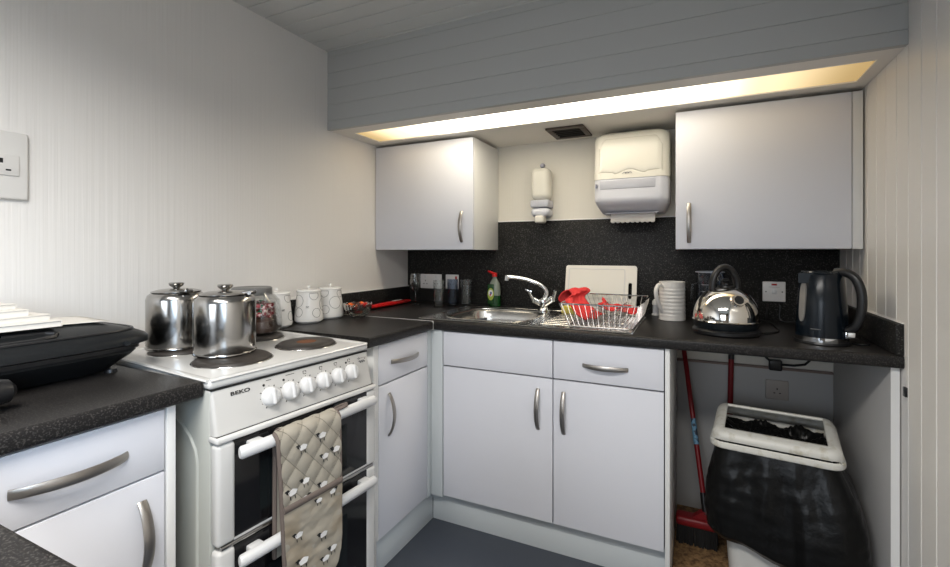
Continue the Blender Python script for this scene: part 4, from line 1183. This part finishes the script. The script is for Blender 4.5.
cloth('red cloth draped over the left end of the dish rack', [(1.178, -0.30, 0.960), (1.150, -0.36, 0.990), (1.118, -0.38, 1.010), (1.128, -0.37, 1.034), (1.160, -0.36, 1.050), (1.180, -0.37, 1.038), (1.162, -0.41, 1.014), (1.192, -0.45, 0.985), (1.222, -0.47, 0.958), (1.258, -0.45, 0.940)], (0.45, 1, 0.05), 0.075, 0.15, 2.3, 0.015)
cloth('red cloth lying along the bottom of the dish rack', [(1.235, -0.20, 0.985), (1.270, -0.23, 0.965), (1.310, -0.22, 0.960), (1.350, -0.23, 0.957), (1.400, -0.22, 0.952)], (0.1, 1, 0.35), 0.07, 0.06, 5.1, 0.012)
m = MB(); m.box(1.045, -0.215, ZT+0.0042, 1.125, -0.160, ZT+0.040, 0.006, 3)
tag(obj(m, 'sponge', M['sponge']), 'yellow sponge between the tap and the dish rack', 'sponge')

def board():
    t = thing('chopping_board', 'white chopping board leaning on the splashback behind the dish rack', 'chopping board', (1.2, -0.06, ZT), 0)
    w, h, th = 0.357, 0.240, 0.012
    mx = Matrix.Translation((1.022, -0.085, ZT+0.001)) @ Matrix.Rotation(math.radians(-12.5), 4, 'X')
    # local: x 0..w, z 0..h, front is -y
    m = MB(); N = 8; r = 0.012
    def rr(x0, z0, x1, z1, r):
        pts = []
        for (cx, cz, st) in ((x1-r, z1-r, 0), (x0+r, z1-r, PI/2), (x0+r, z0+r, PI), (x1-r, z0+r, 1.5*PI)):
            for k in range(N): a = st+PI/2*k/(N-1); pts.append((cx+r*math.cos(a), cz+r*math.sin(a)))
        return pts
    out = rr(0, 0, w, h, r); hol = rr(w-0.040, 0.045+0.03, w-0.022, 0.155, 0.0085)
    n = len(out)
    def start(pts):   # align by angle so bridging stays clean
        return pts
    for y in (0, th):
        A = [m.bm.verts.new((p[0], y, p[1])) for p in out]; B = [m.bm.verts.new((p[0], y, p[1])) for p in hol]
        for k in range(n): m.bm.faces.new((A[k], A[(k+1) % n], B[(k+1) % n], B[k]))
    bm = m.bm; bm.verts.ensure_lookup_table()
    for base in (0, n):
        for k in range(n):
            a, b = bm.verts[base+k], bm.verts[base+(k+1) % n]; c, d = bm.verts[2*n+base+(k+1) % n], bm.verts[2*n+base+k]
            bm.faces.new((a, b, c, d))
    bmesh.ops.transform(bm, matrix=mx, verts=bm.verts)
    obj(m, 'slab', M['board_white'], t, recalc=True, flat=True)
    m = MB(); g = rr(0.018, 0.018, w-0.058, h-0.018, 0.008)
    m.tube([mx @ Vector((p[0], -0.0006, p[1])) for p in g], (0.003, 0.0012), 6, closed=True, up=mx.to_3x3() @ Vector((0, -1, 0)))
    obj(m, 'juice_groove', M['plate_cream'], t)
board()

# ------------------------------------------------------------------ jug, shaker, glass jug
def mug():
    t = thing('jug', 'tall off-white ribbed ceramic jug between the dish rack and steel kettle', 'jug', (1.545, -0.170, ZT), math.radians(0))
    L = dict(local=True); h = 0.172; R = 0.055
    prof = [(0, 0), (R-0.003, 0)]
    for k in range(61):
        z = h*k/60; rib = 0.0008*math.sin(z/0.0165*2*PI) if 0.02 < z < 0.150 else 0
        prof.append((R+0.0015*(1-k/60)+rib, 0.002+z*0.985))
    prof += [(R-0.004, h), (R-0.005, h-0.01), (R-0.005, 0.01), (0, 0.008)]
    m = MB(); m.lathe(prof, seg=44); obj(m, 'body', M['ceramic_mug'], t, **L)
    m = MB(); d = Vector((-0.66, -0.75, 0))
    pts = [d*(R-0.004)+Vector((0, 0, 0.150)), d*(R+0.020)+Vector((0, 0, 0.160)), d*(R+0.038)+Vector((0, 0, 0.140)), d*(R+0.036)+Vector((0, 0, 0.105)), d*(R+0.018)+Vector((0, 0, 0.065)), d*(R-0.002)+Vector((0, 0, 0.036))]
    sm = []
    for i in range(len(pts)-1):
        for q in range(4):
            k = q/4; p0 = pts[max(0, i-1)]; p1 = pts[i]; p2 = pts[i+1]; p3 = pts[min(len(pts)-1, i+2)]
            sm.append(0.5*((2*p1)+(-p0+p2)*k+(2*p0-5*p1+4*p2-p3)*k*k+(-p0+3*p1-3*p2+p3)*k**3))
    sm.append(pts[-1]); m.tube(sm, (0.009, 0.006), 12, up=(0, 0, 1) if False else None)
    obj(m, 'handle', M['ceramic_mug'], t, **L)
mug()
t = thing('salt_shaker', 'small glass shaker with white top behind the ceramic jug', 'shaker', (1.467, -0.045, ZT)); L = dict(local=True)
m = MB(); m.lathe([(0, 0.008), (0.016, 0.008), (0.014, 0.05), (0, 0.05)], seg=16); obj(m, 'glass', M['dispenser_window'], t, **L)
m = MB(); m.lathe([(0, 0), (0.020, 0), (0.020, 0.006), (0.016, 0.0078), (0, 0.0078)], seg=16); obj(m, 'base', M['white_plastic'], t, **L)
m = MB(); m.lathe([(0, 0.0502), (0.017, 0.0502), (0.017, 0.066), (0.012, 0.074), (0.006, 0.078), (0, 0.078)], seg=16); obj(m, 'cap', M['white_plastic'], t, **L)

def glass_jug():
    t = thing('glass_jug', 'clear glass measuring jug standing behind the steel kettle', 'jug', (1.700, -0.105, ZT)); L = dict(local=True)
    h = 0.215; R = 0.056
    m = MB(); m.lathe([(0, 0), (R-0.004, 0), (R, 0.006), (R+0.003, h), (R, h), (R-0.003, 0.010), (0, 0.008)], seg=36); obj(m, 'glass_body', M['glass_smoke'], t, **L)
    d = Vector((-0.86, -0.5, 0)); m = MB()
    m.tube([d*R+Vector((0, 0, 0.165)), d*(R+0.028)+Vector((0, 0, 0.160)), d*(R+0.030)+Vector((0, 0, 0.09)), d*R+Vector((0, 0, 0.080))], (0.006, 0.006), 10); obj(m, 'handle', M['glass'], t, **L)
    m = MB(); m.tube([((R+0.003)*math.cos(2*PI*k/36), (R+0.003)*math.sin(2*PI*k/36), h) for k in range(36)], 0.0024, 6, closed=True)
    for z in (0.10, 0.13, 0.16):
        m.tube([((R+0.0025)*math.cos(a), (R+0.0025)*math.sin(a), z) for a in [-2.2+0.1*k for k in range(6)]], 0.0008, 5)
    obj(m, 'rim_and_marks', M['dispenser_clear'], t, **L)
glass_jug()

# ------------------------------------------------------------------ kettles
def steel_kettle():
    t = thing('kettle', 'dome shaped polished steel kettle with black loop handle on the worktop', 'kettle', (1.745, -0.445, ZT)); L = dict(local=True)
    m = MB(); m.lathe([(0, 0), (0.108, 0), (0.114, 0.006), (0.114, 0.016), (0.106, 0.022), (0, 0.022)], seg=48); obj(m, 'base', M['black_plastic'], t, **L)
    m = MB(); m.lathe([(0, 0.0222), (0.104, 0.0222), (0.108, 0.028), (0.110, 0.046), (0.1075, 0.048), (0, 0.048)], seg=48); obj(m, 'lower_band', M['black_gloss'], t, **L)
    R = 0.112; H = 0.118; z0 = 0.0482
    prof = [(0, z0), (R+0.001, z0), (R+0.003, z0+0.003), (R, z0+0.006)]
    for k in range(1, 17):
        a = PI/2*k/18; prof.append((R*math.cos(a)**0.85, z0+0.008+H*math.sin(a)**1.0))
    prof += [(0.030, z0+0.008+H*0.995), (0, z0+0.008+H*1.0)]
    m = MB(); m.lathe(prof, seg=64); b = obj(m, 'body', M['steel_kettle'], t, **L)
    # spout towards the front right
    d = Vector((0.36, -0.933, 0)); m = MB()
    a = d*0.066+Vector((0, 0, 0.116)); c = d*0.104+Vector((0, 0, 0.135))
    m.cyl(a, c, 0.029, 0.0205, 28); obj(m, 'spout', M['steel_kettle'], t, **L)
    m = MB(); m.cyl(c, c+(c-a).normalized()*0.0012, 0.0158, 0.0158, 24); obj(m, 'spout_opening', M['black_plastic'], t, **L)
    # loop handle, seen edge on from the front left
    hd = Vector((0.45, -0.89, 0)); hd = Vector((0.86, 0.51, 0)); m = MB(); pts = []
    for k in range(25):
        s = k/24; a = PI*(1.06-1.12*s)
        pts.append(hd*(0.050*math.cos(a)-0.004)+Vector((0, 0, 0.170+0.078*max(-0.12, math.sin(a)))))
    m.tube(pts, [(0.0125+0.004*(k/24), 0.010+0.003*(k/24)) for k in range(25)], 14)
    obj(m, 'handle', M['black_plastic'], t, **L)
    m = MB(); m.lathe([(0, z0+H+0.006), (0.030, z0+H+0.006), (0.028, z0+H+0.012), (0.008, z0+H+0.014), (0.008, z0+H+0.022), (0.014, z0+H+0.030), (0.010, z0+H+0.038), (0, z0+H+0.040)], seg=28); obj(m, 'lid', M['black_plastic'], t, **L)
steel_kettle()
def dark_kettle():
    t = thing('kettle', 'tall midnight black electric kettle at the right end of the worktop', 'kettle', (2.030, -0.500, ZT)); L = dict(local=True)
    m = MB(); m.lathe([(0, 0), (0.078, 0), (0.080, 0.004), (0.078, 0.010), (0, 0.010)], seg=40); obj(m, 'base', M['black_plastic'], t, **L)
    m = MB(); m.lathe([(0, 0.0102), (0.075, 0.0102), (0.0755, 0.024), (0, 0.024)], seg=40); obj(m, 'chrome_band', M['chrome'], t, **L)
    m = MB()
    m.lathe([(0, 0.0242), (0.0745, 0.0242), (0.0745, 0.03), (0.070, 0.12), (0.061, 0.228), (0.058, 0.232), (0, 0.232)], seg=48)
    # pouring lip at the left
    obj(m, 'body', M['kettle_blue'], t, **L)
    m = MB(); m.lathe([(0, 0.2322), (0.0585, 0.2322), (0.0595, 0.236), (0.057, 0.240), (0, 0.242)], seg=40); obj(m, 'lid', M['black_gloss'], t, **L)
    d = Vector((-0.90, -0.43, 0)); n = Vector((0.43, -0.90, 0))
    m = MB(); m.prism([(-0.03, 0.0), (0.03, 0.0), (0.0, 0.03)], lambda p, s: tuple(d*(0.050+p[1])+n*p[0]+Vector((0, 0, s))), 0.200, 0.234)
    obj(m, 'spout', M['black_gloss'], t, **L)
    # oval gauge
    m = MB(); nn = 28
    R = lambda z: 0.0745-(z-0.03)*0.062
    poly = []
    for k in range(nn):
        a = 2*PI*k/nn; x = 0.0105*math.copysign(abs(math.cos(a))**0.8, math.cos(a)); z = 0.138+0.066*math.copysign(abs(math.sin(a))**0.6, math.sin(a)); poly.append((x, z))
    gd = Vector((-0.86, -0.51, 0)); gn = Vector((0.51, -0.86, 0))
    m.prism(poly, lambda p, s: tuple(gd*(R(p[1])+s)+gn*p[0]*1.15+Vector((0, 0, p[1]))), -0.004, 0.004); obj(m, 'water_gauge', M['grey_window'], t, **L)
    # big handle to the right
    hd = Vector((0.80, -0.60, 0)); m = MB()
    pts = [hd*0.040+Vector((0, 0, 0.236)), hd*0.066+Vector((0, 0, 0.238)), hd*0.094+Vector((0, 0, 0.222)), hd*0.110+Vector((0, 0, 0.185)), hd*0.114+Vector((0, 0, 0.140)), hd*0.108+Vector((0, 0, 0.095)), hd*0.092+Vector((0, 0, 0.060)), hd*0.070+Vector((0, 0, 0.048))]
    sm = []
    for i in range(len(pts)-1):
        for q in range(4):
            k = q/4; p0 = pts[max(0, i-1)]; p1 = pts[i]; p2 = pts[i+1]; p3 = pts[min(len(pts)-1, i+2)]
            sm.append(0.5*((2*p1)+(-p0+p2)*k+(2*p0-5*p1+4*p2-p3)*k*k+(-p0+3*p1-3*p2+p3)*k**3))
    sm.append(pts[-1]); m.tube(sm, (0.014, 0.012), 12, up=(0.60, 0.80, 0)); obj(m, 'handle', M['black_plastic'], t, **L)
    m = MB(); q = hd*0.080+Vector((0, -0.004, 0.036)); m.box(-0.014, -0.009, -0.010, 0.014, 0.009, 0.010, 0.003, mx=Matrix.Translation(q)); obj(m, 'switch', M['chrome'], t, **L)
    m = MB(); q = Vector((-0.030, -0.0665, 0.052)); m.box(-0.014, -0.001, -0.0012, 0.014, 0.001, 0.0012, mx=Matrix.Translation(q) @ Matrix.Rotation(-0.42, 4, 'Z')); obj(m, 'badge', M['grey_ink'], t, **L)
dark_kettle()
def cable(pts, r, label):
    P = [Vector(p) for p in pts]; sm = []
    for i in range(len(P)-1):
        for q in range(6):
            k = q/6; p0 = P[max(0, i-1)]; p1 = P[i]; p2 = P[i+1]; p3 = P[min(len(P)-1, i+2)]
            sm.append(0.5*((2*p1)+(-p0+p2)*k+(2*p0-5*p1+4*p2-p3)*k*k+(-p0+3*p1-3*p2+p3)*k**3))
    sm.append(P[-1]); m = MB(); m.tube(sm, r, 8)
    tag(obj(m, 'power_cable', M['black_plastic']), label, 'cable')
z = ZT+0.0036
cable([(2.112, -0.50, z), (2.135, -0.52, z), (2.160, -0.50, z), (2.168, -0.38, z), (2.150, -0.20, z), (2.07, -0.08, z), (1.985, -0.03, z), (1.98, -0.0225, ZT+0.06), (1.975, -0.0155, 0.985)], 0.0035, 'black cable curling behind the midnight kettle by the right upstand')
cable([(1.862, -0.42, z), (1.895, -0.40, z), (1.93, -0.33, z), (1.935, -0.18, z), (1.925, -0.06, z), (1.930, -0.0225, ZT+0.04), (1.935, -0.0155, 0.985)], 0.0035, 'black cable on the worktop between the two kettles')

# ------------------------------------------------------------------ contact grill and papers
def contact_grill():
    t = thing('contact_grill', 'black contact grill with domed lid on the worktop left of the cooker', 'grill', (0.21, -1.90, ZT))
    x0, x1, y0, y1 = 0.055, 0.372, -2.20, -1.622; cx, cy = (x0+x1)/2, (y0+y1)/2
    def plan(k, N, ins, p=5.0):
        a = 2*PI*k/N; c, s = math.cos(a), math.sin(a); q = (abs(c)**p+abs(s)**p)**(-1/p)
        return cx+((x1-x0)/2-ins)*q*c, cy+((y1-y0)/2-ins)*q*s
    def shell(rows, name, mm, p=5.0):
        m = MB(); N = 96; R = []
        for (ins, z) in rows: R.append([m.bm.verts.new((*plan(k, N, ins, p), z)) for k in range(N)])
        for A, B in zip(R, R[1:]):
            for k in range(N): m.bm.faces.new((A[k], A[(k+1) % N], B[(k+1) % N], B[k]))
        m.bm.faces.new(R[0][::-1]); m.bm.faces.new(R[-1])
        return obj(m, name, mm, t, recalc=True, angle=45)
    shell([(0.070, 0.9155), (0.066, 0.920), (0.050, 0.935), (0.030, 0.952), (0.022, 0.962), (0.024, 0.968)], 'base', M['grill_black'])
    shell([(0.030, 0.9685), (0.016, 0.9695), (0.016, 0.979), (0.022, 0.9795)], 'hot_plates', M['black_plastic'])
    lid = shell([(0.010, 0.9800), (0.000, 0.984), (0.000, 0.996), (0.006, 1.004), (0.028, 1.016), (0.070, 1.030), (0.110, 1.038), (0.150, 1.041)], 'lid', M['grill_black'])
    m = MB(); N = 80
    m.tube([(*plan(k, N, 0.029), 1.017) for k in range(N)], 0.004, 8, closed=True)
    pts = [(0.335, -2.05, 1.019), (0.335, -1.86, 1.020), (0.328, -1.825, 1.023), (0.315, -1.815, 1.027), (0.30, -1.83, 1.030), (0.296, -1.90, 1.031)]
    m.tube(pts, 0.0055, 8)
    obj(m, 'raised_rib', M['black_plastic'], lid)
    m = MB()
    m.tube([(0.435, -1.925, 0.947), (0.436, -1.935, 0.947), (0.438, -1.96, 0.948), (0.440, -2.02, 0.950), (0.44, -2.09, 0.95)], [0.010, 0.022, 0.028, 0.028, 0.028], 18)
    m.tube([(0.365, -2.06, 0.992), (0.40, -2.06, 0.985), (0.435, -2.06, 0.960)], 0.012, 10)
    obj(m, 'handle', M['black_plastic'], lid)
    for y in (-1.70, -2.10):
        for x in (0.14, 0.29):
            m = MB(); m.cyl((x, y, ZT), (x, y, 0.918), 0.014, 0.012, 14); obj(m, 'foot', M['black_plastic'], t)
    m = MB(); m.cyl((0.360, -1.705, 0.990), (0.3745, -1.705, 0.990), 0.0065, 0.006, 14); obj(m, 'hinge_button', M['black_gloss'], t)
contact_grill()
z = 1.0440
random.seed(4)
specs = [(-4, 0.20, -1.945, 0.210, 0.297, 0.013, 'white booklet, lowest of the paper stack on the grill lid'),
         (3, 0.185, -1.955, 0.200, 0.280, 0.013, 'white booklet in the middle of the paper stack on the grill lid'),
         (-2, 0.165, -1.975, 0.200, 0.270, 0.014, 'white booklet second from the top of the paper stack'),
         (5, 0.15, -1.995, 0.190, 0.270, 0.012, 'topmost white booklet of the paper stack on the grill lid')]
for (a, x, y, w, l, h, lab) in specs:
    mx = Matrix.Translation((x, y, z)) @ Matrix.Rotation(math.radians(a), 4, 'Z')
    t = thing('booklet', lab, 'booklet', (x, y, z), math.radians(a), 'papers on the grill')
    m = MB(); m.box(-w/2, -l/2, 0.001, w/2-0.002, l/2-0.002, h-0.0012); obj(m, 'pages', M['paper'], t, local=True)
    m = MB(); m.box(-w/2, -l/2, 0, w/2, l/2, 0.0009).box(-w/2, -l/2, h-0.0010, w/2, l/2, h-0.0001); obj(m, 'cover', M['paper'], t, local=True)
    z += h
m = MB()
def leaf(u, v):
    x = 0.085+0.17*u; y = -1.93+0.235*v
    return (x+0.02*v, y, 1.0422+0.001*math.sin(u*5)-0.004*max(0, v-0.6)*2)
m.grid(leaf, 12, 12)
tag(obj(m, 'leaflet', M['paper'], solid=0.0012), 'thin white leaflet sticking out from under the paper stack', 'leaflet')

# ------------------------------------------------------------------ bin space
def swing_bin():
    ang = math.radians(-7)
    t = thing('waste_bin', 'white plastic swing bin lined with a black bag under the worktop', 'bin', (1.905, -0.392, 0.005), ang); L = dict(local=True)
    def rrect(k, N, hx, hy, r):
        # point k of N on a rounded rectangle
        per = [2*(hx-r), PI/2*r, 2*(hy-r), PI/2*r]*2
        tot = sum(per); s = tot*k/N
        segs = [((-hx+r, -hy), (1, 0)), ((hx-r, -hy+r), -PI/2), ((hx, -hy+r), (0, 1)), ((hx-r, hy-r), 0), ((hx-r, hy), (-1, 0)), ((-hx+r, hy-r), PI/2), ((-hx, hy-r), (0, -1)), ((-hx+r, -hy+r), PI)]
        for i, p in enumerate(per):
            if s <= p+1e-9:
                b, d = segs[i]
                if isinstance(d, tuple): return b[0]+d[0]*s, b[1]+d[1]*s
                a = d+s/r; return b[0]+r*math.cos(a), b[1]+r*math.sin(a)
            s -= p
        return -hx+r, -hy
    N = 96
    m = MB(); R = []
    for (z, hx, hy) in ((0, 0.135, 0.105), (0.004, 0.140, 0.110), (0.49, 0.172, 0.138), (0.49, 0.168, 0.134), (0.02, 0.136, 0.106)):
        R.append([m.bm.verts.new((*rrect(k, N, hx, hy, 0.04), z)) for k in range(N)])
    for A, B in zip(R, R[1:]):
        for k in range(N): m.bm.faces.new((A[k], A[(k+1) % N], B[(k+1) % N], B[k]))
    m.bm.faces.new(R[0][::-1]); m.bm.faces.new(R[-1])
    obj(m, 'body', M['bin_body'], t, local=True, recalc=True)
    # lid: hump with an opening, cheeks at the two ends
    zb = 0.512; hx, hy = 0.198, 0.160
    def hump(y):
        k = (y+hy)/(2*hy)        # 0 front .. 1 back
        pts = [(0, 0.0), (0.03, 0.022), (0.10, 0.032), (0.30, 0.045), (0.50, 0.058), (0.62, 0.063), (0.74, 0.060), (0.86, 0.050), (0.95, 0.028), (1.0, 0.0)]
        for (a, b) in zip(pts, pts[1:]):
            if a[0] <= k <= b[0]+1e-9: return a[1]+(b[1]-a[1])*(k-a[0])/(b[0]-a[0])
        return 0
    m = MB(); nx, ny = 41, 33
    ox = 0.152; oy0, oy1 = -hy+0.036, hy*0.40
    xs = sorted(set([-hx+2*hx*i/(nx-1) for i in range(nx)] + [-ox, ox])); ys = sorted(set([-hy+2*hy*j/(ny-1) for j in range(ny)] + [oy0, oy1]))
    V = {}
    def P(x, y):
        ex = max(0, (abs(x)-(hx-0.035))/0.035); side = math.sqrt(max(0, 1-ex*ex))
        h = hump(y)
        return Vector((x, y, zb + 0.022*min(1, side*1.4) + h*side))
    for i, x in enumerate(xs):
        for j, y in enumerate(ys): V[i, j] = m.bm.verts.new(P(x, y))
    for i in range(len(xs)-1):
        for j in range(len(ys)-1):
            xm, ym = (xs[i]+xs[i+1])/2, (ys[j]+ys[j+1])/2
            if abs(xm) < ox and oy0 < ym < oy1: continue
            m.bm.faces.new((V[i, j], V[i+1, j], V[i+1, j+1], V[i, j+1]))
    for v in m.bm.verts:   # round the four corners of the plan
        r = 0.045; dx, dy = abs(v.co.x)-(hx-r), abs(v.co.y)-(hy-r)
        if dx > 0 and dy > 0:
            l = math.hypot(dx, dy); mxx = max(dx, dy)
            if l > 0: f = mxx/l; v.co.x = math.copysign(hx-r+dx*f, v.co.x); v.co.y = math.copysign(hy-r+dy*f, v.co.y)
    lid = obj(m, 'lid', M['bin_white'], t, local=True, angle=60, solid=0.006)
    m = MB()
    ring = [(*rrect(k, N, hx-0.001, hy-0.001, 0.045), zb+0.004) for k in range(N)]
    ri = []
    m.tube(ring, (0.005, 0.012), 8, closed=True, up=(0, 0, 1)); obj(m, 'rim', M['bin_white'], lid, local=True)
    m = MB(); zz = P(0, oy1).z
    m.tube([(-ox-0.002, oy1, zz+0.001), (ox+0.002, oy1, zz+0.001)], (0.007, 0.006), 8, up=(0, 0, 1)); obj(m, 'pivot_bar', M['bin_white'], lid, local=True)
    # bag: skirt over the outside and crumpled lining inside
    m = MB(); NB = 160; rows = 44
    def bagp(u, v):
        k = u*NB; x, y = rrect(k % NB, NB, 0.176, 0.142, 0.045)
        a = math.atan2(y, x)
        n = Vector((x/0.176, y/0.142, 0)).normalized()
        right = max(0, n.x); left = max(0, -n.x); frontn = max(0, -n.y)
        low = 0.185 - 0.075*(x/0.176+1)/2*frontn*1.0 + 0.03*right - 0.01*left*0 + 0.018*noise.noise(Vector((u*9, 1.2, 0)))
        z = 0.508+(low-0.508)*v
        taper = (0.508-z)/0.508*0.032
        flare = (0.030+0.058*right+0.012*left+0.016*frontn)*math.sin(min(1, v*1.25)*PI/2)
        if right > 0.3: flare += 0.030*v*v
        w = 0.009*noise.noise(Vector((u*22, v*1.6, 0.3)))*min(1, v*4) + 0.0028*noise.noise(Vector((u*50, v*7+u*12, 2)))*min(1, v*4) + 0.003*noise.noise(Vector((u*12+v*7, v*10, 5)))*min(1, v*4)
        tuck = 0.02*max(0, (v-0.93)/0.07)
        p = Vector((x, y, z)) + n*(flare - taper*0.5 + w - tuck + 0.004)
        p.y = max(p.y, -0.215); p.x = min(p.x, 0.246-0.12*p.y); p.y = min(p.y, 0.30)
        return p
    m.grid(bagp, NB, rows, cu=True)
    def liner(u, v):
        x = -0.160+0.32*u; y = -0.126+0.252*v
        e = min(u, 1-u, v, 1-v)*2
        z = 0.528 - 0.045*min(1, e*3)*(1-0.6*v) + 0.018*noise.noise(Vector((x*18, y*30, 1))) + 0.012*abs(noise.noise(Vector((x*60, y*40, 7))))
        return Vector((x, y, min(z, 0.552)))
    m.grid(liner, 110, 80)
    obj(m, 'bin_bag', M['bag'], t, local=True, angle=75)
swing_bin()
def broom():
    t = thing('broom', 'red handled broom with black bristles leaning left of the bin', 'broom', (1.64, -0.27, 0.005))
    top = Vector((1.5795, -0.030, 0.845)); low = Vector((1.670, -0.262, 0.205)); d = (low-top).normalized()
    m = MB(); m.tube([top, top+d*0.003, low-d*0.001], [0.009, 0.0105, 0.0105], 14); h = obj(m, 'handle', M['red_dark'], t)
    k0 = top+d*0.395; m = MB(); m.tube([k0, k0+d*0.105], 0.0110, 14); obj(m, 'sticker', M['blue_sticker'], h)
    end = low+d*0.088
    m = MB(); m.tube([low, low+d*0.08], [0.0125, 0.0135], 14); obj(m, 'socket', M['black_plastic'], t)
    m = MB(); x0, x1, y0, y1 = 1.566, 1.728, -0.318, -0.252
    m.box(x0, y0, 0.075, x1, y1, 0.112, 0.012, 4); m.prism([(end.x-0.055, 0.108), (end.x+0.04, 0.108), (end.x+0.015, 0.142), (end.x-0.016, 0.142)], lambda p, s: (p[0], s, p[1]), -0.300, -0.270)
    obj(m, 'head', M['red_dark'], t)
    m = MB(); random.seed(2)
    for i in range(26):
        for j in range(5):
            x = x0+0.008+(x1-x0-0.016)*i/25; y = y0+0.008+(y1-y0-0.016)*j/4
            m.tube([(x, y, 0.078), (x+random.uniform(-.004, .004), y-0.004+random.uniform(-.006, .006), 0.0056)], 0.0042, 6)
    b = obj(m, 'bristles', M['bristle'], t); b['kind'] = 'stuff'
broom()
t = thing('mop', 'red pole with a black tip standing behind the bin', 'mop', (1.775, -0.035, 0.005))
m = MB(); m.tube([(1.7745, -0.036, 0.012), (1.789, -0.034, 0.728)], 0.0115, 14); obj(m, 'handle', M['red_dark'], t)
m = MB(); m.tube([(1.789, -0.034, 0.728), (1.7905, -0.034, 0.790), (1.7907, -0.034, 0.793)], [0.0125, 0.0125, 0.009], 14); obj(m, 'tip', M['black_plastic'], t)
m = MB(); m.lathe([(0, 0), (0.028, 0), (0.026, 0.02), (0.014, 0.05), (0.0125, 0.07), (0, 0.07)], (1.775, -0.045, 0.0055), 16, sy=0.8); obj(m, 'mop_head', M['bristle'], t)
# dark clutch of cable under the worktop
t = thing('cable_clip', 'black plug and cable clipped under the worktop above the beige socket', 'cable', (1.965, -0.03, 0.70))
m = MB(); m.box(1.935, -0.050, 0.695, 1.985, -0.0205, 0.742, 0.006, 3); obj(m, 'plug', M['black_plastic'], t)
m = MB(); m.tube([(1.94, -0.036, 0.735), (1.925, -0.034, 0.748), (1.92, -0.03, 0.80), (1.925, -0.02, 0.868)], 0.005, 8); m.tube([(1.984, -0.036, 0.722), (2.03, -0.033, 0.722), (2.07, -0.03, 0.730), (2.10, -0.02, 0.76), (2.11, -0.014, 0.866)], 0.005, 8)
obj(m, 'cord', M['black_plastic'], t)

m = MB(); m.box(W-0.006, -0.672, 0.796, W+0.004, -0.655, 0.823, 0.001)  # black box standing in for the dark hole between end panel and wall
tag(obj(m, 'dark_gap_block', M['black_plastic']), 'tiny black block in place of the dark gap by the right wall just below the worktop end', 'gap')
